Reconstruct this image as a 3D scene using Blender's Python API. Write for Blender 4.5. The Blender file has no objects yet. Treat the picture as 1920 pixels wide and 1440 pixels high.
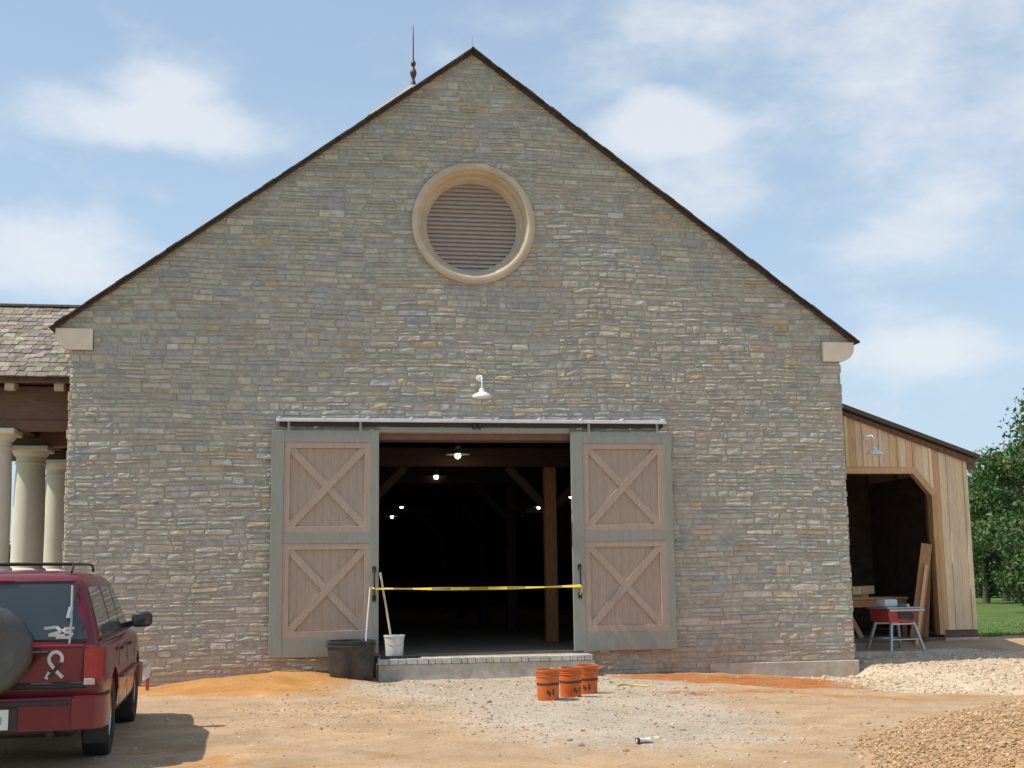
import bpy, bmesh, math, random
import numpy as np
from mathutils import Vector, Matrix, noise as mn
R = math.radians
rnd = random.Random(7)
sc = bpy.context.scene
COL = sc.collection

# ------------------------------------------------------------------ camera
CX, CY, CZ = -2.8441, -20.8083, 1.5387
YAW, PIT, ROL, FPX = 0.1654, 0.1489, -0.0128, 2383.0
F_ = Vector((math.sin(YAW)*math.cos(PIT), math.cos(YAW)*math.cos(PIT), math.sin(PIT)))
R_ = Vector((math.cos(YAW), -math.sin(YAW), 0))
U_ = R_.cross(F_)
RR = R_*math.cos(ROL) + U_*math.sin(ROL)
UU = -R_*math.sin(ROL) + U_*math.cos(ROL)
cam_d = bpy.data.cameras.new('camera')
cam = bpy.data.objects.new('camera', cam_d); COL.objects.link(cam)
m = Matrix((RR, UU, -F_)).transposed().to_4x4(); m.translation = (CX, CY, CZ)
cam.matrix_world = m
cam_d.sensor_width = 36; cam_d.lens = FPX/1920*36
cam_d.clip_start = 0.1; cam_d.clip_end = 3000
sc.camera = cam
def sky_dir(u, v):                      # a compass direction, for the clouds of the sky
    d = F_ + RR*((u-960)/FPX) + UU*((720-v)/FPX)
    return d.normalized()

# ------------------------------------------------------------------ light
SUN_EL, SUN_AZ = R(56), R(4.5)           # sun stands to the left, a little in front of the stone wall
travel = Vector((math.cos(SUN_AZ)*math.cos(SUN_EL), math.sin(SUN_AZ)*math.cos(SUN_EL), -math.sin(SUN_EL)))
sl = bpy.data.lights.new('sun', 'SUN'); sl.energy = 3.5; sl.angle = R(0.6); sl.color = (1, 0.93, 0.82)
so = bpy.data.objects.new('sun', sl); COL.objects.link(so)
so.rotation_euler = travel.to_track_quat('-Z', 'Y').to_euler()
sc.view_settings.view_transform = 'Standard'
sc.view_settings.look = 'None'
sc.view_settings.exposure = 0.35
sc.view_settings.gamma = 1.0

w = bpy.data.worlds.new('World'); sc.world = w; w.use_nodes = True
nt = w.node_tree; nt.nodes.clear()
def N(t, **kw):
    n = nt.nodes.new(t)
    for k, v in kw.items(): setattr(n, k, v)
    return n
def L(a, b): nt.links.new(a, b)
def math_(op, a, b=None, clamp=False):
    n = N('ShaderNodeMath', operation=op); n.use_clamp = clamp
    for i, s in enumerate((a, b)):
        if s is None: continue
        if isinstance(s, (int, float)): n.inputs[i].default_value = s
        else: L(s, n.inputs[i])
    return n.outputs[0]
sky = N('ShaderNodeTexSky', sky_type='NISHITA')
sky.sun_disc = False; sky.sun_elevation = SUN_EL; sky.sun_rotation = R(-94.5)
sky.altitude = 200; sky.air_density = 1.15; sky.dust_density = 1.0; sky.ozone_density = 2.2
tc = N('ShaderNodeTexCoord')
def dot_(vec):
    n = N('ShaderNodeVectorMath', operation='DOT_PRODUCT'); L(tc.outputs['Generated'], n.inputs[0]); n.inputs[1].default_value = vec
    return n.outputs['Value']
blob = None
# direction, half width, half height (radians), strength
for (u, v, a, b, s) in [(290, 228, .09, .027, 1.3), (300, 180, .05, .028, 1.2), (1255, 245, .06, .032, 1.15), (1240, 205, .04, .025, 1.0), (60, 470, .085, .038, .85),
                        (1480, 50, .24, .06, .7), (1840, 140, .2, .09, .66), (1740, 430, .16, .05, .5), (1730, 650, .075, .03, 1.0), (1690, 600, .05, .025, .7), (1310, 340, .07, .06, .75),
                        (1830, 360, .12, .05, .6), (900, 330, .1, .03, .3)]:
    c = sky_dir(u, v); r = Vector((c.y, -c.x, 0)).normalized(); up = r.cross(c)
    x = math_('DIVIDE', dot_(r), a); y = math_('DIVIDE', math_('SUBTRACT', dot_(up), 0.0), b)
    d2 = math_('ADD', math_('MULTIPLY', x, x), math_('MULTIPLY', y, y))
    g = math_('MULTIPLY', math_('POWER', 2.718, math_('MULTIPLY', d2, -1.0)), s)
    front = math_('GREATER_THAN', dot_(c), 0.0); g = math_('MULTIPLY', g, front)
    blob = g if blob is None else math_('MAXIMUM', blob, g)
mp = N('ShaderNodeMapping'); mp.inputs['Scale'].default_value = (1, 1, 2.0); L(tc.outputs['Generated'], mp.inputs['Vector'])
nz = N('ShaderNodeTexNoise'); nz.inputs['Scale'].default_value = 11; nz.inputs['Detail'].default_value = 7; nz.inputs['Roughness'].default_value = .58
L(mp.outputs[0], nz.inputs['Vector'])
nz2 = N('ShaderNodeTexNoise'); nz2.inputs['Scale'].default_value = 2.2; nz2.inputs['Detail'].default_value = 4
L(mp.outputs[0], nz2.inputs['Vector'])
wide = N('ShaderNodeMapRange'); wide.inputs[1].default_value = .5; wide.inputs[2].default_value = .75; wide.inputs[3].default_value = 0; wide.inputs[4].default_value = .55
L(nz2.outputs[0], wide.inputs[0])
dens = math_('ADD', math_('MAXIMUM', blob, wide.outputs[0]), math_('MULTIPLY', math_('SUBTRACT', nz.outputs[0], .5), 1.45))
cl = N('ShaderNodeMapRange', interpolation_type='SMOOTHSTEP'); cl.inputs[1].default_value = .16; cl.inputs[2].default_value = 1.0; cl.inputs[4].default_value = .74
L(dens, cl.inputs[0])
sepz = N('ShaderNodeSeparateXYZ'); L(tc.outputs['Generated'], sepz.inputs[0])
haz = N('ShaderNodeMapRange', interpolation_type='SMOOTHSTEP'); haz.inputs[1].default_value = .0; haz.inputs[2].default_value = .55; haz.inputs[3].default_value = .75; haz.inputs[4].default_value = .42
L(sepz.outputs[2], haz.inputs[0])
mh = N('ShaderNodeMix', data_type='RGBA'); L(haz.outputs[0], mh.inputs[0]); L(sky.outputs[0], mh.inputs[6]); mh.inputs[7].default_value = (3.75, 4.85, 6.0, 1)
mc = N('ShaderNodeMix', data_type='RGBA'); L(cl.outputs[0], mc.inputs[0]); L(mh.outputs[2], mc.inputs[6]); mc.inputs[7].default_value = (5.9, 6.05, 6.3, 1)
bg = N('ShaderNodeBackground'); bg.inputs[1].default_value = 0.115; L(mc.outputs[2], bg.inputs[0])
wo = N('ShaderNodeOutputWorld'); L(bg.outputs[0], wo.inputs[0])

# ------------------------------------------------------------------ materials
MATS = {}
def mat(name, col, rough=.8, var=.25, scale=8., bump=.15, bscale=None, attr=False, metal=0., stretch=(1, 1, 1),
        col2=None, spec=None, coat=0., detail=6, dirt=None, trans=None, emit=None):
    m = bpy.data.materials.new(name); m.use_nodes = True; t = m.node_tree; t.nodes.clear()
    n = lambda ty, **k: [setattr(x, a, b) for x in [t.nodes.new(ty)] for a, b in k.items()] and x if False else _mk(t, ty, k)
    out = n('ShaderNodeOutputMaterial'); p = n('ShaderNodeBsdfPrincipled')
    tcx = n('ShaderNodeTexCoord'); mp = n('ShaderNodeMapping'); mp.inputs['Scale'].default_value = stretch
    t.links.new(tcx.outputs['Object'], mp.inputs[0])
    nz = n('ShaderNodeTexNoise'); nz.inputs['Scale'].default_value = scale; nz.inputs['Detail'].default_value = detail; nz.inputs['Roughness'].default_value = .6
    t.links.new(mp.outputs[0], nz.inputs['Vector'])
    mr = n('ShaderNodeMapRange'); mr.inputs[1].default_value = .3; mr.inputs[2].default_value = .7; mr.inputs[3].default_value = 1-var; mr.inputs[4].default_value = 1+var
    t.links.new(nz.outputs[0], mr.inputs[0])
    base = None
    if attr:
        a = n('ShaderNodeAttribute', attribute_name='col'); base = a.outputs['Color']
    elif col2:
        mx0 = n('ShaderNodeMix', data_type='RGBA'); mx0.inputs[6].default_value = (*col, 1); mx0.inputs[7].default_value = (*col2, 1)
        nz3 = n('ShaderNodeTexNoise'); nz3.inputs['Scale'].default_value = scale*.35; nz3.inputs['Detail'].default_value = 4
        t.links.new(mp.outputs[0], nz3.inputs['Vector'])
        m3 = n('ShaderNodeMapRange'); m3.inputs[1].default_value = .38; m3.inputs[2].default_value = .62
        t.links.new(nz3.outputs[0], m3.inputs[0]); t.links.new(m3.outputs[0], mx0.inputs[0]); base = mx0.outputs[2]
    vm = n('ShaderNodeVectorMath', operation='SCALE')
    if base is not None: t.links.new(base, vm.inputs[0])
    else: vm.inputs[0].default_value = col
    t.links.new(mr.outputs[0], vm.inputs['Scale'])
    fin = vm.outputs[0]
    if dirt:                           # shapeless splashes of dust: colour, amount
        mx = n('ShaderNodeMix', data_type='RGBA'); mx.inputs[7].default_value = (*dirt[0], 1); t.links.new(fin, mx.inputs[6])
        nd = n('ShaderNodeTexNoise'); nd.inputs['Scale'].default_value = dirt[2]; nd.inputs['Detail'].default_value = 8; t.links.new(tcx.outputs['Object'], nd.inputs['Vector'])
        md = n('ShaderNodeMapRange'); md.inputs[1].default_value = .45; md.inputs[2].default_value = .75; md.inputs[4].default_value = dirt[1]
        t.links.new(nd.outputs[0], md.inputs[0]); t.links.new(md.outputs[0], mx.inputs[0]); fin = mx.outputs[2]
    t.links.new(fin, p.inputs['Base Color'])
    p.inputs['Roughness'].default_value = rough; p.inputs['Metallic'].default_value = metal
    if spec is not None: p.inputs['Specular IOR Level'].default_value = spec
    if coat: p.inputs['Coat Weight'].default_value = coat; p.inputs['Coat Roughness'].default_value = .06
    if emit: p.inputs['Emission Color'].default_value = (*emit[0], 1); p.inputs['Emission Strength'].default_value = emit[1]
    if bump:
        nb = n('ShaderNodeTexNoise'); nb.inputs['Scale'].default_value = bscale or scale*3; nb.inputs['Detail'].default_value = 8; nb.inputs['Roughness'].default_value = .65
        t.links.new(mp.outputs[0], nb.inputs['Vector'])
        b = n('ShaderNodeBump'); b.inputs['Strength'].default_value = min(1, bump*4); b.inputs['Distance'].default_value = .02 if bump < .5 else .05
        t.links.new(nb.outputs[0], b.inputs['Height']); t.links.new(b.outputs[0], p.inputs['Normal'])
    if trans:
        tr = n('ShaderNodeBsdfTranslucent'); t.links.new(fin, tr.inputs[0])
        ms = n('ShaderNodeMixShader'); ms.inputs[0].default_value = trans
        t.links.new(p.outputs[0], ms.inputs[1]); t.links.new(tr.outputs[0], ms.inputs[2]); t.links.new(ms.outputs[0], out.inputs[0])
    else: t.links.new(p.outputs[0], out.inputs[0])
    MATS[name] = m
    return m
def _mk(t, ty, k):
    x = t.nodes.new(ty)
    for a, b in k.items(): setattr(x, a, b)
    return x

mat('stone', (.33, .3, .26), .92, .22, 9, .22, 26, attr=True)
mat('mortar', (.46, .43, .37), .95, .2, 20, .2)
mat('side_stone', (.33, .30, .25), .95, .4, 5, .5, 9, stretch=(1, 1, 3), col2=(.27, .25, .23))
mat('cast_stone', (.58, .48, .35), .85, .1, 6, .06, 60, col2=(.52, .42, .30), dirt=((.36, .29, .2), .3, 3))
mat('corbel_stone', (.80, .69, .55), .85, .08, 5, .05, 60)
mat('concrete', (.50, .455, .38), .9, .2, 7, .12, 40, dirt=((.45, .24, .1), .55, 2.5))
mat('brick', (.42, .39, .34), .9, .2, 12, .15, attr=True)
mat('shake', (.25, .2, .16), .9, .3, 6, .2, 30, attr=True, stretch=(6, 1, 1))
mat('roof_edge', (.075, .055, .042), .9, .4, 14, .2, attr=True)
mat('roof_deck', (.09, .07, .055), .9, .3, 8, .1)
mat('door_frame', (.30, .315, .27), .6, .08, 3, .03, 50, stretch=(6, 6, 1), dirt=((.40, .32, .22), .28, 2.5))
mat('door_board', (.445, .345, .27), .72, .10, 5, .05, 30, stretch=(9, 9, 1), col2=(.42, .33, .255), dirt=((.46, .32, .2), .3, 2.2))
mat('dimmed_wood', (.04, .018, .011), .8, .3, 5, .08, 20, stretch=(1, 1, 5))  # wood colour darkened to imitate interior gloom
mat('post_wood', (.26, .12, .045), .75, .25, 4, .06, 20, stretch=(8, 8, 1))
mat('header_wood', (.2, .10, .065), .8, .2, 4, .05)
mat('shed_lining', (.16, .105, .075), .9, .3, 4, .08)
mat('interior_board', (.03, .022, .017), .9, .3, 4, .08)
mat('floor', (.15, .125, .095), .9, .2, 3, .05)
mat('louvre', (.46, .37, .315), .75, .15, 6, .05, stretch=(1, 8, 8))
mat('galv', (.72, .73, .74), .38, .07, 10, .02, metal=.75)
mat('rail_metal', (.78, .78, .78), .45, .08, 8, .02, metal=.1)
mat('lamp_white', (.82, .82, .80), .35, .04, 8, 0)
mat('black_iron', (.02, .02, .02), .45, .2, 20, .05)
mat('pine', (.52, .36, .2), .75, .17, 3.5, .06, 24, attr=True, stretch=(14, 14, 1))
mat('fresh_timber', (.55, .29, .12), .75, .2, 5, .05, stretch=(8, 8, 1), attr=True)
mat('column_white', (.70, .66, .55), .7, .05, 3, .02)
mat('porch_wood', (.17, .09, .065), .8, .2, 5, .08, stretch=(1, 6, 6))
mat('pedestal', (.36, .33, .28), .9, .3, 6, .3)
mat('cupola_paint', (.45, .42, .37), .8, .1, 5, .03)
mat('copper', (.13, .08, .055), .5, .3, 10, .05, metal=.6)
mat('maroon', (.145, .003, .011), .36, .08, 3, 0, coat=.35, dirt=((.2, .06, .05), .06, 2.2), spec=.5)
mat('maroon_low', (.14, .004, .012), .45, .1, 3, 0, coat=.15, dirt=((.22, .08, .06), .12, 3), spec=.5)
mat('black_plastic', (.022, .022, .024), .5, .2, 15, .03)
mat('tyre', (.022, .021, .02), .85, .25, 12, .05, dirt=((.25, .17, .1), .3, 5))
mat('rim', (.5, .5, .5), .35, .1, 8, 0, metal=.8)
mat('tint_glass', (.035, .045, .043), .04, .05, 2, 0, spec=.9)
mat('tail_red', (.34, .004, .012), .12, .1, 6, 0, spec=.7, coat=.5)
mat('reverse_white', (.55, .53, .45), .2, .1, 6, 0)
mat('tyre_cover', (.07, .073, .067), .38, .12, 4, .45, 6)
mat('plate', (.62, .72, .66), .5, .05, 6, 0)
mat('plate_ink', (.25, .36, .38), .6, .1, 9, 0)
mat('decal_white', (.62, .6, .58), .5, .04, 6, 0)
mat('tub_black', (.028, .028, .027), .5, .2, 6, .03, dirt=((.3, .2, .12), .25, 4))
mat('bucket_white', (.7, .69, .64), .5, .08, 5, .02, dirt=((.4, .36, .3), .5, 7))
mat('orange', (.62, .13, .015), .42, .1, 6, .02, dirt=((.36, .2, .1), .45, 8))
mat('orange_band', (.12, .03, .01), .6, .2, 12, 0)
mat('wire', (.5, .5, .48), .4, .1, 10, 0, metal=.8)
mat('handle_wood', (.62, .52, .4), .6, .12, 6, .03, stretch=(5, 5, 1))
mat('handle_pale', (.66, .64, .62), .5, .08, 6, 0)
mat('tape_yellow', (.80, .58, .03), .45, .08, 8, 0)
mat('tape_black', (.2, .145, .02), .5, .1, 8, 0)
mat('red_paint', (.38, .03, .025), .45, .15, 8, .03, dirt=((.3, .2, .15), .3, 6))
mat('steel', (.42, .43, .44), .4, .12, 8, .02, metal=.6)
mat('pale_plastic', (.55, .6, .64), .4, .1, 6, 0)
mat('yellow_cord', (.6, .48, .12), .6, .1, 6, 0)
mat('stake_red', (.45, .07, .04), .6, .15, 8, 0)
mat('flag_white', (.6, .58, .54), .7, .06, 6, 0)
mat('bark', (.10, .08, .06), .95, .3, 6, .3)
mat('leaf', (.07, .12, .03), .6, .25, 2, 0, attr=True, trans=.3)
mat('grass', (.09, .16, .03), .8, .3, 3, 0, attr=True, trans=.2)
mat('pebble', (.4, .3, .2), .9, .25, 20, .1, attr=True)
mat('bulb', (1, .9, .7), .4, 0, 5, 0, emit=((1, .85, .6), 14))

# ------------------------------------------------------------------ mesh helpers
class MB:
    def __init__(s): s.v, s.f, s.c = [], [], []
    def add(s, vs, fs, col=None):
        o = len(s.v); s.v += [tuple(v) for v in vs]; s.f += [[i+o for i in f] for f in fs]
        s.c += [col or (1, 1, 1)]*len(vs)
        return s
    def box(s, lo, hi, ch=0., M=None, col=None):
        """chamfered box lo..hi; M an optional Matrix"""
        x0, y0, z0 = lo; x1, y1, z1 = hi
        if ch <= 0:
            vs = [(x, y, z) for x in (x0, x1) for y in (y0, y1) for z in (z0, z1)]
            fs = [[0, 1, 3, 2], [4, 6, 7, 5], [0, 4, 5, 1], [2, 3, 7, 6], [0, 2, 6, 4], [1, 5, 7, 3]]
        else:
            vs, fs, ix = [], [], {}
            for i, x in enumerate((x0, x1)):
                for j, y in enumerate((y0, y1)):
                    for k, z in enumerate((z0, z1)):
                        sx, sy, sz = (ch, -ch)[i], (ch, -ch)[j], (ch, -ch)[k]
                        ix[i, j, k, 0] = len(vs); vs.append((x, y+sy, z+sz))
                        ix[i, j, k, 1] = len(vs); vs.append((x+sx, y, z+sz))
                        ix[i, j, k, 2] = len(vs); vs.append((x+sx, y+sy, z))
            q = ((0, 0), (1, 0), (1, 1), (0, 1))
            for i in (0, 1):
                fs.append([ix[i, a, b, 0] for a, b in q]); fs.append([ix[a, i, b, 1] for a, b in q]); fs.append([ix[a, b, i, 2] for a, b in q])
            for a in (0, 1):
                for b in (0, 1):
                    fs.append([ix[a, b, 0, 0], ix[a, b, 1, 0], ix[a, b, 1, 1], ix[a, b, 0, 1]])
                    fs.append([ix[a, 0, b, 0], ix[a, 1, b, 0], ix[a, 1, b, 2], ix[a, 0, b, 2]])
                    fs.append([ix[0, a, b, 1], ix[1, a, b, 1], ix[1, a, b, 2], ix[0, a, b, 2]])
                    for c in (0, 1): fs.append([ix[a, b, c, 0], ix[a, b, c, 1], ix[a, b, c, 2]])
        if M is not None: vs = [M @ Vector(v) for v in vs]
        return s.add(vs, fs, col)
    def bar(s, a, b, w, d, up=(0, 0, 1), ch=0., col=None):
        """box from a to b, width w across, depth d along up"""
        a, b = Vector(a), Vector(b); z = (b-a); ln = z.length; z.normalize()
        x = z.cross(Vector(up))
        if x.length < 1e-4: x = z.cross(Vector((0, 1, 0)))
        x.normalize(); y = z.cross(x)
        M = Matrix((x, y, z)).transposed().to_4x4(); M.translation = a
        return s.box((-w/2, -d/2, 0), (w/2, d/2, ln), ch, M, col)
    def tube(s, pts, r, n=8, cap=True, col=None):
        pts = [Vector(p) for p in pts]; vs, fs = [], []
        rs = r if isinstance(r, (list, tuple)) else [r]*len(pts)
        prev = None
        for i, p in enumerate(pts):
            t = (pts[min(i+1, len(pts)-1)]-pts[max(i-1, 0)]).normalized()
            if prev is None: x = t.orthogonal().normalized()
            else: x = (prev - t*prev.dot(t)).normalized()
            prev = x; y = t.cross(x)
            for k in range(n):
                a = 2*math.pi*k/n; vs.append(p + (x*math.cos(a)+y*math.sin(a))*rs[i])
        for i in range(len(pts)-1):
            for k in range(n):
                k2 = (k+1) % n; fs.append([i*n+k, i*n+k2, (i+1)*n+k2, (i+1)*n+k])
        if cap: fs.append(list(range(n))[::-1]); fs.append([(len(pts)-1)*n+k for k in range(n)])
        return s.add(vs, fs, col)
    def lathe(s, prof, n=24, M=None, close=False, col=None):
        """profile (r, z) round z"""
        vs, fs = [], []; m_ = len(prof)
        for k in range(n):
            a = 2*math.pi*k/n
            for r, z in prof: vs.append(Vector((r*math.cos(a), r*math.sin(a), z)))
        for k in range(n):
            k2 = (k+1) % n
            for i in range(m_ if close else m_-1):
                j = (i+1) % m_
                fs.append([k*m_+i, k2*m_+i, k2*m_+j, k*m_+j])
        if M is not None: vs = [M @ v for v in vs]
        return s.add(vs, fs, col)
    def prism(s, poly, d0, d1, axis='y', M=None, col=None):
        """polygon in the plane across `axis`, from d0 to d1"""
        n = len(poly)
        mk = {'y': lambda p, d: (p[0], d, p[1]), 'x': lambda p, d: (d, p[0], p[1]), 'z': lambda p, d: (p[0], p[1], d)}[axis]
        vs = [mk(p, d0) for p in poly]+[mk(p, d1) for p in poly]
        if M is not None: vs = [M @ Vector(v) for v in vs]
        fs = [list(range(n)), [n+i for i in range(n)][::-1]]+[[i, (i+1) % n, n+(i+1) % n, n+i][::-1] for i in range(n)]
        return s.add(vs, fs, col)
    def mesh(s, name, m, smooth=None):
        me = bpy.data.meshes.new(name); me.from_pydata(s.v, [], s.f)
        ca = me.color_attributes.new('col', 'FLOAT_COLOR', 'POINT')
        ca.data.foreach_set('color', np.array([(*c, 1) for c in s.c], dtype=np.float32).ravel())
        bm = bmesh.new(); bm.from_mesh(me); bmesh.ops.recalc_face_normals(bm, faces=bm.faces); bm.to_mesh(me); bm.free()
        if smooth:
            me.polygons.foreach_set('use_smooth', [True]*len(me.polygons)); me.set_sharp_from_angle(angle=R(smooth))
        me.materials.append(MATS[m]); me.update()
        return me
    def build(s, name, m, parent=None, smooth=None, **tags):
        return link(name, s.mesh(name, m, smooth), parent, **tags)
def link(name, data, parent=None, label=None, cat=None, group=None, kind=None, loc=None, rz=None):
    o = bpy.data.objects.new(name, data); COL.objects.link(o)
    if parent is not None: o.parent = parent
    if label: o['label'] = label
    if cat: o['category'] = cat
    if group: o['group'] = group
    if kind: o['kind'] = kind
    if loc: o.location = loc
    if rz: o.rotation_euler = (0, 0, rz)
    return o
def thing(name, label, cat, loc=(0, 0, 0), rz=0, group=None):
    return link(name, None, None, label, cat, group, None, loc, rz)
def jit(c, a, b=0.):
    k = 1+rnd.uniform(-a, a)
    return tuple(max(.005, x*k*(1+rnd.uniform(-b, b))) for x in c)
def smooth01(a, b, x):
    t = min(1, max(0, (x-a)/(b-a))); return t*t*(3-2*t)

# ------------------------------------------------------------------ ground
KX = [-30, -6.5, -5.05, -4.16, -3.5, -3.2, -2.6, -2.1, -1.6, 0, 1.8, 3.6, 5.4, 6.5, 7.2, 12, 40]
KZ = [-.1, -.12, -.10, .01, .06, .09, .07, .0, -.07, -.08, -.06, -.10, -.22, -.28, -.18, -.05, 0]
def heap(x, y):
    d = math.hypot(x-6.3, y+12.1)+.18*mn.noise((x*.9, y*.9, 6.))
    return 1.3*max(0, 1-d/4.8)
def gh(x, y, fine=True):
    wl = float(np.interp(x, KX, KZ))
    wgt = math.exp(-((y+.3)/(1.7+3.6*smooth01(.5, 4.5, x)))**2) if y < -.3 else 1.0
    z = wl*wgt
    if x > 6.3 and y > -3:
        t = smooth01(6.3, 6.9, x)*smooth01(-3, -1.5, y)
        zr = float(np.interp(y, [-3, -1.2, -.2, .8, 1.9, 4, 7, 60], [-.18, -.12, -.08, .04, .2, .18, .0, -.1]))
        z = z*(1-t)+zr*t
    if y > 3: z *= 1-smooth01(5, 14, y)*.6
    z += .13*math.exp(-((x-7.2)/2.2)**2-((y+1.9)/1.1)**2)          # tipped limestone gravel
    if x > 1: z += heap(x, y)
    if fine and y < 12 and abs(x) < 30:
        f = smooth01(.0, .7, abs(z-heap(x, y) if x > 1 else z)+.7)
        z += (mn.noise((x*.9, y*.9, 1.3))*.025+mn.noise((x*3.1, y*3.1, 7.7))*.016+mn.noise((x*8, y*8, 3.1))*.010)*(1 if y < 1.5 or x > 6.4 else 1)
    return z
def axis(fine, lo, hi, step, far, g=1.22):
    a = list(np.arange(lo, hi+1e-6, step)); s = step
    while a[-1] < far: s *= g; a.append(a[-1]+s)
    s = step
    while a[0] > -far: s *= g; a.insert(0, a[0]-s)
    return a
gx = axis(1, -8.5, 13, .075, 900); gy = axis(1, -12, 3.5, .075, 900)
gv = [(x, y, gh(x, y)) for y in gy for x in gx]
nx = len(gx)
gf = [(j*nx+i, j*nx+i+1, (j+1)*nx+i+1, (j+1)*nx+i) for j in range(len(gy)-1) for i in range(nx-1)]
me = bpy.data.meshes.new('ground'); me.from_pydata(gv, [], gf)
def zones(x, y):
    n1 = mn.noise((x*.55, y*.75, 4.2)); n2 = mn.noise((x*1.6, y*2.1, 9.)); n3 = mn.noise((x*.3, y*.3, 2.))
    n = n1*.6+n2*.4+.5*mn.noise((x*3.3, y*3.7, 6.))+.35*mn.noise((x*7.5, y*8., 5.))
    # grey crushed stone in front of the doorstep and across the yard
    g = math.exp(-((x-.2)/2.4)**2-((y+2.2)/2.4)**2)*1.25 + .8*math.exp(-((x-.6)/2.3)**2-((y+7)/4.0)**2)+.25*n
    gray = smooth01(.25, .8, g)
    r = 1.2*math.exp(-((x-3.8)/1.8)**2-((y+1.7+.4*(x-3.8))/1.5)**2) + .62*math.exp(-((x-3.0)/1.9)**2-((y+4.4)/.8)**2)+.6*math.exp(-((x-4.8)/.9)**2-((y+.5)/.5)**2)+.35*n
    red = smooth01(.25, .85, r)
    lime = smooth01(.35, .75, 1.25*math.exp(-((x-9.2)/4.2)**4-((y+1.9)/2.9)**4)+.3*n)*smooth01(4.9, 5.9, x+n*.6)
    o = 1.35*math.exp(-((x+3.7)/1.9)**2-((y+1.2)/1.9)**2)+.55*math.exp(-((x+3.2)/1.5)**2-((y+9.6)/1.1)**2)+.5*math.exp(-((x-4.5)/2.5)**2-((y+5.2)/.8)**2)+.5*n
    org = smooth01(.22, .75, o)
    gr = 0.
    if x > 9 or y > 3 or x < -12 or y < -40:
        e = max(min(x-10.6, y-2.6+n3*1.2+(x-10)*.02), -12-x+n*2, -45-y, y-25 if x < -7 else -9)
        gr = smooth01(-.2, .25, e+n*.5)
    hp = smooth01(-.05, .06, heap(x, y)-.02+n*.02) if x > 0 else 0.
    return gray, red, lime, org, gr, hp
Z = [zones(v[0], v[1]) for v in gv]
for nm, idx in (('zone_a', (0, 1, 2)), ('zone_b', (3, 4, 5))):
    ca = me.color_attributes.new(nm, 'FLOAT_COLOR', 'POINT')
    ca.data.foreach_set('color', np.array([(z[idx[0]], z[idx[1]], z[idx[2]], 1) for z in Z], dtype=np.float32).ravel())
me.polygons.foreach_set('use_smooth', [True]*len(me.polygons))
gm = bpy.data.materials.new('ground_soil'); gm.use_nodes = True; t = gm.node_tree
P = t.nodes['Principled BSDF']; P.inputs['Roughness'].default_value = .97; P.inputs['Specular IOR Level'].default_value = .15
def gn(ty, **k): return _mk(t, ty, k)
gtc = gn('ShaderNodeTexCoord')
def gnoise(scale, det=6, rough=.6):
    n = gn('ShaderNodeTexNoise'); n.inputs['Scale'].default_value = scale; n.inputs['Detail'].default_value = det; n.inputs['Roughness'].default_value = rough
    t.links.new(gtc.outputs['Object'], n.inputs['Vector']); return n.outputs[0]
def gmix(fac, a, b):
    n = gn('ShaderNodeMix', data_type='RGBA')
    for s, i in ((fac, 0), (a, 6), (b, 7)):
        if isinstance(s, tuple): n.inputs[i].default_value = (*s, 1)
        elif isinstance(s, float): n.inputs[i].default_value = s
        else: t.links.new(s, n.inputs[i])
    return n.outputs[2]
def grange(s, a, b, c=0., d=1.):
    n = gn('ShaderNodeMapRange'); t.links.new(s, n.inputs[0])
    for i, v in enumerate((a, b, c, d)): n.inputs[i+1].default_value = v
    return n.outputs[0]
fine = gnoise(9, 8, .7); med = gnoise(2.2, 6)
za = gn('ShaderNodeAttribute', attribute_name='zone_a'); zb = gn('ShaderNodeAttribute', attribute_name='zone_b')
sa = gn('ShaderNodeSeparateColor'); t.links.new(za.outputs['Color'], sa.inputs[0])
sb = gn('ShaderNodeSeparateColor'); t.links.new(zb.outputs['Color'], sb.inputs[0])
def edge(s):                            # break the edge of a zone up
    a = gn('ShaderNodeMath', operation='ADD'); t.links.new(s, a.inputs[0]); t.links.new(grange(fine, .3, .7, -.28, .28), a.inputs[1])
    return grange(a.outputs[0], .25, .75)
c = gmix(grange(med, .35, .65), (.45, .295, .17), (.54, .375, .235))
c = gmix(edge(sb.outputs[0]), c, gmix(grange(med, .35, .65), (.50, .235, .07), (.54, .29, .105)))
c = gmix(edge(sa.outputs[0]), c, gmix(grange(fine, .35, .65), (.43, .355, .265), (.54, .455, .35)))
c = gmix(edge(sa.outputs[1]), c, gmix(grange(med, .35, .65), (.40, .135, .04), (.46, .20, .07)))
c = gmix(edge(sa.outputs[2]), c, gmix(grange(fine, .35, .65), (.56, .44, .31), (.70, .585, .45)))
c = gmix(edge(sb.outputs[1]), c, gmix(grange(med, .3, .7), (.075, .125, .03), (.12, .19, .045)))
big = gn('ShaderNodeVectorMath', operation='SCALE'); t.links.new(c, big.inputs[0]); t.links.new(grange(gnoise(.8, 5, .6), .3, .7, .82, 1.12), big.inputs['Scale']); c = big.outputs[0]
c = gmix(edge(sb.outputs[2]), c, gmix(grange(fine, .35, .65), (.39, .24, .12), (.48, .315, .17)))
sp = gn('ShaderNodeVectorMath', operation='SCALE'); t.links.new(c, sp.inputs[0]); t.links.new(grange(gnoise(34, 5, .7), .25, .75, .72, 1.25), sp.inputs['Scale'])
t.links.new(sp.outputs[0], P.inputs['Base Color'])
bp = gn('ShaderNodeBump'); bp.inputs['Strength'].default_value = .9; bp.inputs['Distance'].default_value = .02
t.links.new(gnoise(24, 9, .7), bp.inputs['Height']); t.links.new(bp.outputs[0], P.inputs['Normal'])
me.materials.append(gm); me.update()
link('ground', me, kind='structure')

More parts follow.
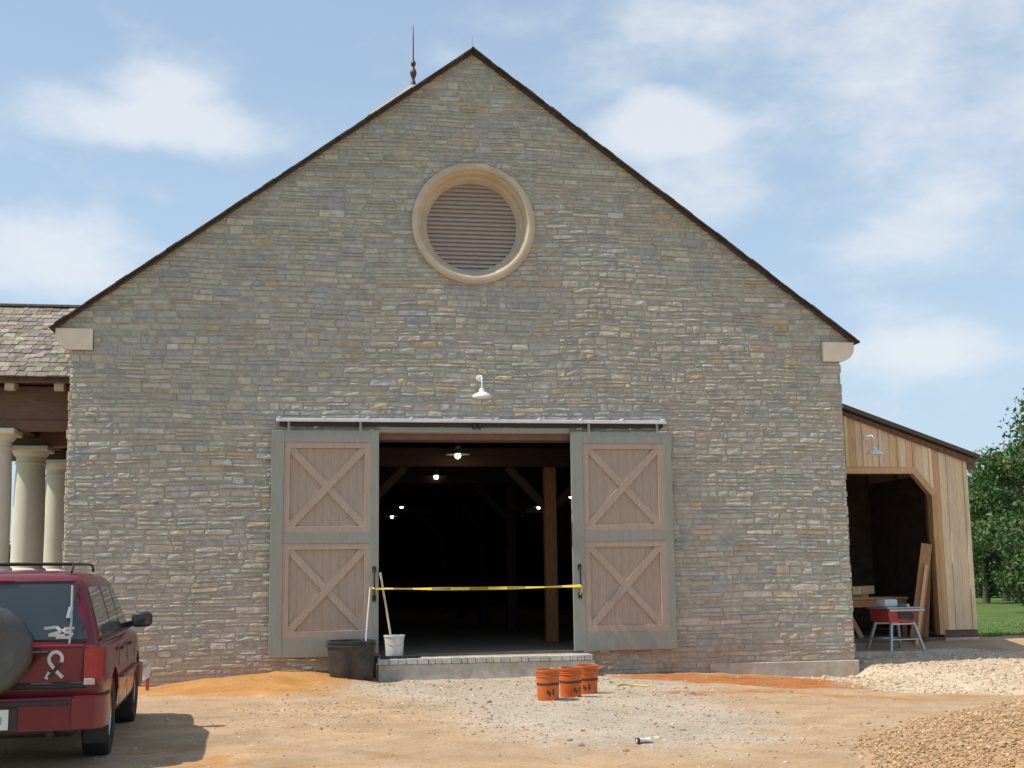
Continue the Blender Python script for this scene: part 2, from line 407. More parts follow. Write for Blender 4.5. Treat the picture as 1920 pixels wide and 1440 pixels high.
# ------------------------------------------------------------------ stone barn: gable wall
W, TIPX, TIPZ, PEAKZ = 6.479, 6.78, 5.557, 10.58
SL = (PEAKZ-TIPZ)/TIPX
ROOF_T = .065
CZ_, CR = 7.455, 1.06                   # round vent
OPX, OPT, FLOOR = 1.76, 3.86, .305
LEN = 31.
barn = thing('stone_barn', 'long grey fieldstone barn with steep gable, round vent and wide open doorway', 'barn')
def clip(poly, nrm, d):                 # keep nrm.p <= d
    out = []
    for i in range(len(poly)):
        a, b = poly[i], poly[(i+1) % len(poly)]
        da, db = nrm[0]*a[0]+nrm[1]*a[1]-d, nrm[0]*b[0]+nrm[1]*b[1]-d
        if da <= 0: out.append(a)
        if (da < 0 < db) or (db < 0 < da):
            k = da/(da-db); out.append((a[0]+(b[0]-a[0])*k, a[1]+(b[1]-a[1])*k))
    return out
def area(p): return abs(sum(p[i][0]*p[(i+1) % len(p)][1]-p[(i+1) % len(p)][0]*p[i][1] for i in range(len(p))))/2
rects = []
z = -.36
while z < 10.6:
    bh = rnd.uniform(.10, .21); x = -6.9-rnd.random()*.4
    while x < 6.9:
        bw = rnd.uniform(.24, .66); r_ = rnd.random()
        if bh < .12 and r_ < .5: rows = [1.]
        elif r_ < .22: rows = [1.] if bh < .15 else [.5, .5]
        elif r_ < .78: k = rnd.uniform(.35, .65); rows = [k, 1-k]
        else: rows = [.36, .3, .34] if bh > .17 else [.45, .55]
        zz = z
        for k in rows:
            h = bh*k; xx = x
            while xx < x+bw-1e-6:
                ww = bw if rnd.random() < .45 else bw*rnd.uniform(.3, .7)
                ww = min(ww, x+bw-xx)
                if x+bw-xx-ww < .12: ww = x+bw-xx
                ww = min(ww, .46 if h > .08 else .55)
                if x+bw-xx-ww < .09: ww = x+bw-xx
                rects.append((xx, xx+ww, zz, zz+h)); xx += ww
            zz += h
        x += bw
    z += bh
nrm_l = math.hypot(SL, 1)
roof_d = (PEAKZ-ROOF_T*nrm_l)
PAL = [((.415, .385, .335), 34), ((.385, .365, .325), 28), ((.455, .415, .345), 18), ((.335, .325, .305), 13), ((.375, .36, .365), 9), ((.33, .345, .36), 5),
       ((.47, .405, .30), 8), ((.49, .385, .22), 3.4), ((.50, .34, .195), 1.5), ((.43, .31, .26), 1.2), ((.54, .50, .43), 6), ((.41, .40, .325), 4)]
pw = [p[1] for p in PAL]
def wq(x, z):                            # courses wander a little
    if z < -.3: return (x, z)
    return (x+.03*mn.noise((x*1.3, z*1.9, 5.))+.016*mn.noise((x*5, z*6, 8.)), z+.045*mn.noise((x*.7, z*.8, 1.))+.02*mn.noise((x*2.6, z*3.0, 3.))+.008*mn.noise((x*7, z*9, 4.)))
stones = []
for (x0, x1, z0, z1) in rects:
    xc, zc = (x0+x1)/2, (z0+z1)/2
    p = [wq(x0, z0), wq(x1, z0), wq(x1, z1), wq(x0, z1)]
    p = clip(p, (SL, 1), roof_d); p = clip(p, (-SL, 1), roof_d) if len(p) > 2 else []
    if len(p) < 3: continue
    # corbels and eaves: the wall is wider above the corbels
    if zc > 5.51:
        p = clip(p, (0, -1), -5.51) if z0 < 5.51 else p
        lim = 6.70
    else:
        if z1 > 5.51: p = clip(p, (0, 1), 5.51)
        lim = W
        if z1 > 5.16 and abs(xc) > 6.0:
            if zc < 5.16: p = clip(p, (0, 1), 5.16)
            else: lim = 6.145
        elif z1 > 5.16 and max(abs(x0), abs(x1)) > 6.145: lim = 6.145
    p = clip(p, (1, 0), lim) if p else p; p = clip(p, (-1, 0), lim) if p else p
    if len(p) < 3: continue
    if z0 < .04 and xc > 4.0:
        if z1 < .1: continue
        p = clip(p, (0, -1), -.04)
    # doorway
    if z0 < OPT+.02 and x1 > -OPX and x0 < OPX:
        if zc > OPT: p = clip(p, (0, -1), -(OPT+.02))
        elif xc < -OPX or (x0 < -OPX and xc < -1): p = clip(p, (1, 0), -OPX)
        elif xc > OPX or (x1 > OPX and xc > 1): p = clip(p, (-1, 0), -OPX)
        else: continue
    # round vent
    d = math.hypot(xc, zc-CZ_)
    if d < CR+.6:
        if d < .3: continue
        nn = (-xc/d, -(zc-CZ_)/d); p = clip(p, nn, -(CR-.03)-(zc-CZ_)*0+nn[1]*CZ_) if True else p
    if len(p) < 3 or area(p) < .0025: continue
    stones.append(p)
def stone_mesh(mb, p, big):
    cx = sum(a[0] for a in p)/len(p); cz = sum(a[1] for a in p)/len(p)
    if rnd.random() < .5 and len(p) == 4: pass
    wd = max(a[0] for a in p)-min(a[0] for a in p); hg = max(a[1] for a in p)-min(a[1] for a in p)
    j = rnd.uniform(.002, .005)
    pts = []                             # outline with cut corners and a nick on the long sides
    for i in range(len(p)):
        a, b, c0 = Vector(p[i-1]), Vector(p[i]), Vector(p[(i+1) % len(p)])
        e1, e2 = (a-b), (c0-b); l1, l2 = e1.length, e2.length
        if l1 < 1e-5 or l2 < 1e-5: continue
        k = rnd.uniform(.008, .02)
        pts.append(b+e1*min(.3, k/l1)); pts.append(b+e2*min(.3, k*rnd.uniform(.7, 2.2)/l2))
        if l2 > .28:
            q = b+e2*rnd.uniform(.35, .65); pts.append(q+Vector((rnd.uniform(-.01, .01), rnd.uniform(-.007, .007))))
    c0 = Vector((cx, cz)); out = []
    for q in pts:
        v = q-c0; sx = max(.2, 1-2*j/max(wd, .03)); sz = max(.2, 1-2*j/max(hg, .03))
        out.append(Vector((c0.x+v.x*sx, c0.y+v.y*sz)))
    n = len(out); d1 = rnd.uniform(.006, .018); tilt = rnd.uniform(-.025, .025); tz = rnd.uniform(-.08, .04)
    vs = [(q.x, .012, q.y) for q in out]
    for q in out:
        v = q-c0; k = .93
        vs.append((c0.x+v.x*(1-.02/max(wd, .06)), -(d1+v.x*tilt+v.y*tz+rnd.uniform(-.006, .006)), c0.y+v.y*(1-.024/max(hg, .05))))
    fs = [[i, (i+1) % n, n+(i+1) % n, n+i] for i in range(n)]
    # rock face: a bent ridge of two or three points
    m_ = 3 if wd > .4 else 2
    rid = []
    for i in range(m_):
        fx = ((i+.5)/m_-.5)*rnd.uniform(.75, 1.1)
        rid.append(len(vs)); vs.append((cx+wd*fx*.8, -(d1+rnd.uniform(-.003, .011)+wd*fx*tilt), cz+hg*rnd.uniform(-.2, .24)))
    near = [min(range(m_), key=lambda r: abs(vs[n+i][0]-vs[rid[r]][0])) for i in range(n)]
    for i in range(n):
        i2 = (i+1) % n; a, b = near[i], near[i2]
        fs.append([n+i, n+i2, rid[b]])
        if a != b:
            st = 1 if b > a else -1
            for r in range(a, b, st): fs.append([n+i, rid[r+st], rid[r]])
    base = rnd.choices(PAL, pw)[0][0]
    base = tuple((e*.76+f*.24)*g for e, f, g in zip(base, (.40, .38, .335), (1.14, 1.15, 1.12)))
    if cz < .5:                          # mud splashed over the lowest courses
        k = max(0, min(.6, (1-(cz+.1)/.6)*(.45+.9*mn.noise((cx*1.7, cz*2, 3.)))))
        base = tuple(e*(1-k)+f*k for e, f in zip(base, (.47, .27, .12)))
    mb.add(vs, fs, jit(tuple(e*f for e, f in zip(base, (1.0, 1.0, 1.0))), .10, .02))
stones.sort(key=area, reverse=True)
core = MB()
T = .45
gable = [(-6.69, 5.50), (-6.69, roof_d-SL*6.69), (0, roof_d-.004), (6.69, roof_d-SL*6.69), (6.69, 5.50)]
Y0 = 0.
# core as blocks round the two openings (butted)
def cbox(x0, x1, z0, z1): core.box((x0, Y0, z0), (x1, Y0+T, z1))
cbox(-W+.02, -OPX, -.6, OPT); cbox(OPX, W-.02, -.6, OPT); cbox(-W+.02, W-.02, OPT, 5.16); cbox(-6.14, 6.14, 5.16, 5.51)
NSEG = 48
ring = [(1.0*math.cos(2*math.pi*k/NSEG), CZ_+1.0*math.sin(2*math.pi*k/NSEG)) for k in range(NSEG)]
bmx = bmesh.new()
ov = [bmx.verts.new((x, Y0, z)) for x, z in [(-6.69, 5.51)]+gable[1:4]+[(6.69, 5.51)]]
iv = [bmx.verts.new((x, Y0, z)) for x, z in ring]
es = [bmx.edges.new((ov[i], ov[(i+1) % len(ov)])) for i in range(len(ov))]+[bmx.edges.new((iv[i], iv[(i+1) % NSEG])) for i in range(NSEG)]
bmesh.ops.triangle_fill(bmx, edges=es, use_beauty=True)
bmx.verts.index_update(); bmx.faces.ensure_lookup_table()
fv = [tuple(v.co) for v in bmx.verts]; ff = [[v.index for v in f.verts] for f in bmx.faces]; bmx.free()
core.add(fv, ff); core.add([(a, T, b) for a, _, b in fv], ff)
o_, n_ = len(ov), NSEG
core.add([(a, y, b) for y in (Y0, T) for a, _, b in fv[:o_]], [[i, (i+1) % o_, o_+(i+1) % o_, o_+i] for i in range(o_)])
core.add([(a, y, b) for y in (Y0, T) for a, _, b in fv[o_:]], [[i, (i+1) % n_, n_+(i+1) % n_, n_+i] for i in range(n_)])
wall = core.build('gable_wall', 'mortar', barn)
for p in stones[:300]:
    mb = MB(); stone_mesh(mb, p, True); mb.build('stone', 'stone', wall)
mb = MB()
for p in stones[300:]: stone_mesh(mb, p, False)
# wall ends: stones turning the corner
o = mb.build('small_stones', 'stone', wall, kind='stuff')
mb = MB()
zz = -.35
for s in (-1, 1):
    zz = .05 if s > 0 else -.35
    while zz < 5.1:
        h = rnd.uniform(.1, .2); h = min(h, 5.15-zz)
        if h < .03: break
        a = rnd.uniform(.005, .03)
        mb.box(((W-.03)*s if s > 0 else -W-a, .016, zz+.005), (W+a if s > 0 else -W+.03, T, zz+h-.005), .012, col=jit(rnd.choices(PAL, pw)[0][0], .15, .04)); zz += h
mb.build('corner_stones', 'stone', wall, kind='stuff')
mb = MB().box((3.9, -.05, -.7), (W+.05, .0, .035), .012).box((W+.002, 0.002, -.7), (W+.05, T, .035))
mb.build('foundation', 'concrete', barn)
for s in (-1, 1):                       # side and back walls
    MB().box((s*(W-.03) if s < 0 else W-.45, T+.003, -.6), (-W+.45 if s < 0 else W-.03, LEN, 5.45)).build('side_wall', 'side_stone', barn)
MB().prism([(-W+.05, -.6), (W-.05, -.6), (W-.05, 5.4), (0, roof_d-.05), (-W+.05, 5.4)], LEN+.003, LEN+.4).build('back_wall', 'side_stone', barn)
MB().box((-W+.46, T+.005, -.5), (W-.46, LEN-.01, FLOOR)).box((-OPX+.005, -.02, -.5), (OPX-.005, T+.004, FLOOR-.003)).build('floor_slab', 'floor', barn)
# board lining inside, coloured near black to imitate the unlit interior
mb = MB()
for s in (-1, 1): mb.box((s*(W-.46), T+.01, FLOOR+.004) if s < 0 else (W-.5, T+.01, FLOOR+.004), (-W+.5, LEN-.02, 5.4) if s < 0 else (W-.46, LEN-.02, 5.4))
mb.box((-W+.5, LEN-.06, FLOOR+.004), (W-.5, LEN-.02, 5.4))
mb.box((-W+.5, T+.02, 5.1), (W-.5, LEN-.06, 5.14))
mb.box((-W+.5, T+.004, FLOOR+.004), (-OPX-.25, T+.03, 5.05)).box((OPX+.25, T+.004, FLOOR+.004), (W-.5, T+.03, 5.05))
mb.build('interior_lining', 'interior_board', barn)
# roof: two slabs, then the shake ends along both rakes
u = Vector((1, 0, -SL)).normalized()
for s in (-1, 1):
    prof = [(0, PEAKZ-.02), (s*TIPX, TIPZ-.02), (s*(TIPX-.02), TIPZ-.075), (0, PEAKZ-.02-.045*nrm_l)]
    rf = MB().prism(prof, -.10, LEN+.6).build('roof', 'roof_deck', barn)
    ln = math.hypot(TIPX, PEAKZ-TIPZ); k = 0.; d = Vector((s*TIPX, 0, TIPZ-PEAKZ)).normalized(); nn = Vector((s*SL, 0, 1)).normalized()
    while k < ln:
        e = min(k+.19, ln+.03); a = Vector((0, 0, PEAKZ))+d*k
        wd = .05+rnd.uniform(-.006, .012); fr = rnd.uniform(.14, .17)
        q0 = a-nn*.035+Vector((0, -fr, 0)); lift = rnd.uniform(.0, .014)
        mb = MB(); M = Matrix((d, Vector((0, 1, 0)), nn)).transposed().to_4x4(); M.translation = q0
        mb.box((0, 0, -.014), (e-k+.03, .6, .014+lift*.7), .004, M=M, col=jit((.05, .04, .033), .35, .1)); mb.build('shingle', 'roof_edge', rf)
        k = e
    MB().bar(Vector((0, -.085, PEAKZ-.06))-nn*.012, Vector((s*(TIPX-.02), -.085, TIPZ-.035))-nn*.028, .022, .05, up=(0, 1, 0)).build('rake_board', 'roof_edge', rf).data.color_attributes['col'].data.foreach_set('color', [.10, .06, .04, 1]*8)
MB().tube([(0, -.05, PEAKZ-.02), (0, -.05, PEAKZ+.24)], [.006, .003], 6).build('lightning_rod', 'steel', barn)
# corbels
def corbel(s):
    prof = [(s*6.15, 5.165), (s*6.46, 5.165), (s*6.50, 5.17), (s*6.56, 5.185), (s*6.62, 5.215), (s*6.67, 5.26), (s*6.705, 5.32), (s*6.72, 5.38), (s*6.72, 5.505), (s*6.15, 5.505)]
    return MB().prism(prof, -.075, T+.1).build('corbel', 'corbel_stone', barn)
corbel(-1); corbel(1)
# round vent
M = Matrix.Translation((0, 0, CZ_)) @ Matrix.Rotation(R(90), 4, 'X')       # lathe z -> -y
prof = [(1.06, -.03), (1.06, .05), (1.05, .068), (1.035, .074), (.965, .074), (.945, .068), (.935, .05), (.93, .03), (.915, .02), (.895, .0), (.875, -.04), (.862, -.09), (.84, -.10), (.805, -.15), (.785, -.20), (.775, -.21), (.77, -.30), (1.0, -.30)]
vent = MB().lathe(prof, 72, M).build('round_vent', 'cast_stone', barn, smooth=32)
MB().lathe([(.0, -.36), (.9, -.36)], 48, M).build('vent_back', 'interior_board', vent)
n = 21
for i in range(n):
    zc = CZ_-.78+1.56*(i+.5)/n; hw = math.sqrt(max(0, .80**2-(zc-CZ_)**2))
    if hw < .1: continue
    MB().bar((-hw, .26, zc), (hw, .26, zc), .016, .098, up=Vector((0, 1, 1.6)), ch=.003).build('slat', 'louvre', vent)
# doorway lining, header
mb = MB().box((-OPX, .004, OPT-.10), (OPX, T-.01, OPT))
mb.build('door_casing', 'header_wood', barn)
# interior frame: posts, beams, braces
for y in (2.6, 7.1, 11.6, 16.1, 20.6):
    for x in (-1.75, 1.75):
        MB().box((x-.11, y-.11, FLOOR), (x+.11, y+.11, 3.52), .012).build('timber_post', 'post_wood' if y < 3 else 'dimmed_wood', barn)  # posts farther in get the darkened colour, as if in deeper shade
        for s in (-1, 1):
            MB().bar((x+s*.06, y, 2.75), (x+s*.80, y, 3.53), .14, .11, up=(0, 1, 0)).build('timber_brace', 'dimmed_wood', barn)
    MB().box((-W+.55, y-.12, 3.53), (W-.55, y+.12, 3.88), .012).build('timber_beam', 'dimmed_wood', barn)
# ------------------------------------------------------------------ sliding doors
def sliding_door(x0, x1, ls, rs):
    z0, z1 = .295, 3.885; yb, yf = -.085, -.145
    zt, zm1, zm0, zb = z1-.19, z1-.19-1.45, z1-.19-1.45-.175, z0+.30
    fr = MB()
    fr.box((x0, yf, z0), (x0+ls, yb, z1), .004); fr.box((x1-rs, yf, z0), (x1, yb, z1), .004)
    for a, b in ((zt, z1), (zm0, zm1), (z0, zb)): fr.box((x0+ls, yf+.002, a), (x1-rs, yb, b), .003)
    fr.box((x0+.01, yb+.001, z0+.01), (x1-.01, yb+.012, z1-.01))
    d = fr.build('sliding_door', 'door_frame', barn)
    for a, b in ((zm1, zt), (zb, zm0)):
        xa, xb = x0+ls+.002, x1-rs-.002; a += .002; b -= .002; k = .095
        yB = yf+.004                     # border flush with the frame
        for (p0, p1, q0, q1) in ((xa, xb, b-k, b), (xa, xb, a, a+k), (xa, xa+k, a+k, b-k), (xb-k, xb, a+k, b-k)):
            MB().box((p0, yB, q0), (p1, yb-.001, q1), .003).build('panel_border', 'door_board', d)
        n = 9; s = (xb-xa-2*k)/n
        for i in range(n):
            MB().box((xa+k+i*s+.001, yf+.034+rnd.uniform(-.0008, .0008), a+k), (xa+k+(i+1)*s-.0005, yb-.001, b-k), .002).build('plank', 'door_board', d)
        A, B = Vector((xa+k, 0, a+k)), Vector((xb-k, 0, b-k)); C_, D_ = Vector((xa+k, 0, b-k)), Vector((xb-k, 0, a+k))
        bw = .115
        def brace(P0, P1, yfr, cut=None):
            e = (P1-P0).normalized(); nr = Vector((-e.z, 0, e.x))
            poly = [(P0-e*.2+nr*bw/2), (P1+e*.2+nr*bw/2), (P1+e*.2-nr*bw/2), (P0-e*.2-nr*bw/2)]
            poly = [(v.x, v.z) for v in poly]
            for nv, dd in (((1, 0), xb-k-.001), ((-1, 0), -(xa+k+.001)), ((0, 1), b-k-.001), ((0, -1), -(a+k+.001))): poly = clip(poly, nv, dd)
            if cut: poly = clip(poly, *cut)
            MB().prism(poly, yfr, yb-.012).build('brace', 'door_board', d)
        brace(A, B, yf+.006)
        e = (B-A).normalized(); nr = Vector((-e.z, 0, e.x)); dc = nr.dot((A+B)/2)
        brace(C_, D_, yf+.009, ((nr.x, nr.z), dc-bw/2-.001)); brace(C_, D_, yf+.009, ((-nr.x, -nr.z), -dc-bw/2-.001))
    return d, yf
dl, yf = sliding_door(-3.317, -1.60, .20, .135)
dr, yf = sliding_door(1.585, 3.317, .20, .145)
for d, x in ((dl, -1.672), (dr, 1.69)):
    mb = MB().tube([(x, yf, 1.20), (x, yf-.06, 1.24), (x, yf-.07, 1.42), (x, yf-.06, 1.60), (x, yf, 1.64)], .014, 8)
    for q in (1.19, 1.65): mb.box((x-.032, yf-.012, q-.05), (x+.032, yf+.001, q+.05), .005)
    mb.build('handle', 'black_iron', d)
rl = MB().box((-3.25, -.155, 4.03), (3.25, -.085, 4.085), .006).build('door_rail', 'rail_metal', barn)
for i in range(10):
    x = -3.2+6.4*i/9
    MB().box((x-.022, -.158, 4.087), (x+.022, -.003, 4.112), .004).build('rail_bracket', 'rail_metal', rl)
for x in (-3.05, -1.9, 1.9, 3.08):
    MB().box((x-.02, -.149, 3.86), (x+.02, -.135, 4.028), .003).build('door_hanger', 'door_frame', rl)
mb = MB()
for x in (-.03, .06): mb.box((x-.022, -.14, 3.93), (x+.022, -.05, 4.013))
mb.build('centre_stop', 'black_iron', rl)
MB().box((-3.20, -.082, 3.96), (3.20, -.045, 4.075)).build('rail_gap_shade', 'black_iron', rl)  # black strip stands in for the shaded gap under the rail
MB().box((-1.58, -.06, 3.87), (1.58, -.03, 3.955)).build('rail_header', 'door_frame', rl)
# ------------------------------------------------------------------ cupola and finial on the ridge
cu = MB().box((-1.0, 11.2, 9.0), (1.1, 13.3, 13.38)).build('cupola', 'cupola_paint', barn)
MB().add([(-1.25, 10.95, 13.41), (1.35, 10.95, 13.41), (1.35, 13.55, 13.41), (-1.25, 13.55, 13.41), (.05, 12.25, 14.85), (-1.25, 10.95, 13.34), (1.35, 10.95, 13.34), (1.35, 13.55, 13.34), (-1.25, 13.55, 13.34)],
         [[0, 1, 4], [1, 2, 4], [2, 3, 4], [3, 0, 4], [0, 5, 6, 1], [1, 6, 7, 2], [2, 7, 8, 3], [3, 8, 5, 0], [5, 8, 7, 6]]).build('cupola_roof', 'cupola_paint', cu)
fin = [(0.000, 14.75), (0.079, 14.76), (0.072, 14.85), (0.043, 14.92), (0.043, 14.98), (0.065, 15.02), (0.090, 15.10), (0.090, 15.16), (0.058, 15.24), (0.036, 15.28), (0.036, 15.32), (0.065, 15.35), (0.072, 15.41), (0.050, 15.47), (0.020, 15.50), (0.016, 16.1), (0.009, 16.5), (0.000, 16.52)]
MB().lathe(fin, 14, Matrix.Translation((.05, 12.25, 0))).build('finial', 'copper', cu, smooth=40)

# ------------------------------------------------------------------ doorstep
st = thing('doorstep', 'pale concrete doorstep edged with a course of bricks below the doorway', 'step', (0, 0, 0))
MB().box((-1.63, -.55, -.5), (1.82, -.004, .172), .01).build('base', 'concrete', st)
MB().box((-1.60, -.42, .173), (1.80, -.006, .258), .006).build('tread', 'concrete', st)
x = -1.64; k = 0
while x < 1.80:
    b = rnd.uniform(.095, .205); b = min(b, 1.83-x)
    if b > .04: MB().box((x+.004, -.56+rnd.uniform(-.004, .004), .174), (x+b-.004, -.424, .263+rnd.uniform(-.004, .004)), .007, col=jit((.53, .495, .43), .12, .03)).build('brick', 'brick', st)
    x += b
# ------------------------------------------------------------------ lamps
def barn_lamp(loc, wall_y, label, white=False, group='gooseneck lamps on the walls'):
    t = thing('wall_lamp', label, 'lamp', loc, 0, group); m_ = 'lamp_white' if white else 'galv'
    MB().lathe([(.0, .115), (.035, .115), (.045, .10), (.05, .06), (.075, .045), (.13, .02), (.158, -.015), (.162, -.035), (.152, -.035), (.12, .0), (.07, .025), (.0, .03)], 28).build('shade', m_, t, smooth=40)
    d = wall_y-loc[1]
    MB().tube([(0, 0, .10), (0, 0, .24), (0, .02, .30), (0, .07, .335), (0, .14, .34), (0, d-.02, .33)], .014, 8).build('neck', m_, t, smooth=50)
    MB().lathe([(0, .0), (.06, .0), (.055, .02), (.0, .03)], 16, Matrix.Translation((0, d, .33)) @ Matrix.Rotation(R(90), 4, 'X')).build('mount', m_, t, smooth=40)
    return t
barn_lamp((.075, -.32, 4.46), -.02, 'galvanized gooseneck lamp on the stone gable above the doorway', True)

# pendants inside
def pendant(x, y, z, label, pw_):
    t = thing('pendant_lamp', label, 'lamp', (x, y, z), 0, 'lit lamps hanging inside the barn')
    MB().lathe([(.0, .16), (.05, .155), (.06, .10), (.12, .06), (.21, .02), (.22, .0), (.2, .005), (.1, .05), (0, .06)], 20).build('shade', 'steel', t, smooth=40)
    MB().lathe([(0, -.075), (.04, -.06), (.055, -.02), (.04, .02), (.02, .045), (0, .05)], 12).build('bulb', 'bulb', t, smooth=60)
    MB().tube([(0, 0, .15), (0, 0, 5.08-z)], .01, 6).build('cord', 'black_iron', t)
    ld = bpy.data.lights.new('bulb_light', 'POINT'); ld.energy = pw_; ld.color = (1, .8, .5); ld.shadow_soft_size = .06
    lo = bpy.data.objects.new('bulb_light', ld); COL.objects.link(lo); lo.parent = t; lo.location = (0, 0, -.12)
for i, (x, y, z, lb, p) in enumerate([
    (-.05, 2.0, 3.70, 'nearest and brightest hanging lamp just inside the barn doorway', .3), (.08, 7., 3.70, 'second hanging lamp inside the barn, lower left of the brightest', .2),
    (.26, 19, 3.70, 'upper of the two small far lamps at the left of the doorway', .1), (.38, 25, 3.66, 'lower of the two small far lamps at the left of the doorway', .1),
    (4.7, 14.5, 3.72, 'far lamp half hidden behind the right sliding door', .1), (4.76, 19.8, 3.70, 'small far lamp just left of the orange timber post', .1), (4.94, 25, 3.65, 'farthest lamp, left of the orange timber post and lower', .1)]):
    pendant(x, y, z, lb, p)

# ------------------------------------------------------------------ columned porch on the left
po = thing('columned_porch', 'brown shingle roofed porch on pale round columns left of the barn', 'porch', (0, 0, 0))
EY, EZ, RY, SLP = .95, 4.93, 4.55, .525
XL, XR = -8.95, -W-.035
rz_ = EZ+(RY-EY)*SLP
rf = MB().prism([(EY, EZ-.05), (RY, rz_-.05), (2*RY-EY, EZ-.05), (2*RY-EY, EZ-.12), (RY, rz_-.13), (EY, EZ-.12)], XL, XR, 'x').build('roof', 'roof_deck', po)
rows = 17; sn = Vector((0, 1, SLP)).normalized(); nn = Vector((0, -SLP, 1)).normalized(); lnr = (RY-EY)*math.hypot(1, SLP)
def shingle(mb, x, wd, r, back=False):
    e = lnr/rows; a = Vector((x, EY-.05, EZ-.05-.05*SLP))+sn*(r*e+rnd.uniform(-.015, .015))
    M = Matrix((Vector((1, 0, 0)), sn, nn)).transposed().to_4x4(); M.translation = a+nn*(.004+.012*(1))
    M = M @ Matrix.Rotation(R(-2.6), 4, 'X')
    mb.box((.003, 0, 0), (wd-.003, e*1.55, rnd.uniform(.016, .03)), .003, M=M, col=jit(rnd.choice([(.28, .23, .175), (.32, .27, .21), (.22, .18, .135), (.36, .31, .245)]), .22, .06))
far = MB(); cnt = 0
for r in range(rows):
    x = XR
    while x > XL:
        wd = rnd.uniform(.09, .2)
        if cnt < 300 and x > -8.6:
            mb = MB(); shingle(mb, x-wd, wd, r); mb.build('shingle', 'shake', rf); cnt += 1
        else: shingle(far, x-wd, wd, r)
        x -= wd
far.build('more_shingles', 'shake', rf, kind='stuff')
MB().box((XL, RY-.09, rz_-.03), (XR, RY+.09, rz_+.02), .01, col=(.22, .18, .15)).build('ridge_cap', 'shake', rf)
MB().box((XL, EY+.02, EZ-.155), (XR, EY+.06, EZ-.06), .004).build('fascia', 'porch_wood', po)
x = XR-.32
while x > XL:
    MB().prism([(EY+.02, EZ-.235), (EY+.065, EZ-.27), (EY+.065, EZ-.10), (EY+1.2, EZ-.11+1.1*SLP), (EY+1.2, EZ-.27+1.1*SLP), (EY+.2, EZ-.27), (EY+.1, EZ-.30)][1:6], x-.075, x+.075, 'x').build('rafter_tail', 'cast_stone', po); x -= .78
COLY = (1.6, 4.5, 7.4)
MB().box((XL, 1.38, 4.20), (XR, 1.82, 4.78), .01).build('front_beam', 'porch_wood', po)
MB().box((XL, 1.36, 4.06), (XR, 1.84, 4.198)).build('beam_trim', 'porch_wood', po)
for y in (4.5, 7.4): MB().box((XL, y-.2, 4.06), (XR, y+.2, 4.66), .01).build('cross_beam', 'porch_wood', po)
for x in (-7.92,): MB().box((x-.17, 1.83, 4.22), (x+.17, 7.2, 4.6)).build('tie_beam', 'dimmed_wood', po)
MB().box((XL, 1.0, 4.80), (XR, 8.1, 4.83)).build('ceiling', 'dimmed_wood', po)
for x in (-7.92,):
    for y in COLY:
        h0, h1 = 1.62, 4.055
        prof = [(0, h0), (.37, h0), (.37, h0+.07), (.35, h0+.085), (.355, h0+.12), (.32, h0+.15), (.29, h0+.16), (.292, h0+.9), (.283, h0+1.5), (.262, h1-.34), (.285, h1-.33), (.285, h1-.30), (.262, h1-.29), (.262, h1-.20), (.30, h1-.17), (.335, h1-.11), (.34, h1-.09)]
        cm = MB().lathe(prof, 32, Matrix.Translation((x, y, 0))); cm.build('column', 'column_white', po, smooth=35)
        MB().box((x-.36, y-.36, h1-.09), (x+.36, y+.36, h1), .008).build('abacus', 'column_white', po)
        MB().box((x-.42, y-.42, -.3), (x+.42, y+.42, h0-.10), .02).build('pedestal', 'pedestal', po)
        MB().box((x-.46, y-.46, h0-.099), (x+.46, y+.46, h0-.002), .015).build('pedestal_cap', 'cast_stone', po)

# ------------------------------------------------------------------ lean-to shed on the right
sh = thing('lean_to_shed', 'fresh pine board lean-to shed with open bay beside the stone barn', 'shed', (0, 0, 0))
SY = 2.0; SX0, SX1 = W+.03, 9.86
def roofz(x): return 4.66+(x-7.39)*(3.72-4.66)/(10.06-7.39)
SB = .40; OX1 = 9.08; OZ = 3.36; CHX = 8.74; CHZ = 2.93
x = SX0; yb = SY
PINE = [(.78, .57, .36), (.82, .65, .44), (.70, .46, .25), (.80, .56, .31), (.60, .38, .20), (.82, .64, .41), (.72, .57, .39)]
i = 0
while x < SX1-.02:
    wd = min(rnd.uniform(.15, .19), SX1-x); a, b = x+.002, x+wd-.002
    def bot(q):
        if q <= CHX: return OZ+.12
        if q < OX1+.08: return OZ+.12-(q-CHX)/(OX1-CHX)*(OZ-CHZ)
        return SB
    if b < OX1+.09:
        poly = [(a, bot(a)), (b, bot(b)), (b, roofz(b)-.13), (a, roofz(a)-.13)]
    else: poly = [(a, SB), (b, SB), (b, roofz(b)-.13), (a, roofz(a)-.13)]
    MB().prism(poly, yb-rnd.uniform(.02, .028), yb, col=jit(rnd.choice(PINE), .1, .04)).build('board', 'pine', sh)
    if i % 2 == 0 and b+.05 < SX1:       # batten over the joint
        bz = bot(x+wd) if b < OX1+.05 else SB
        MB().box((x+wd-.028, yb-.046, bz+.005), (x+wd+.028, yb-.0285, roofz(x+wd)-.15), .003, col=jit(rnd.choice(PINE), .12, .04)).build('batten', 'pine', sh)
    x += wd; i += 1
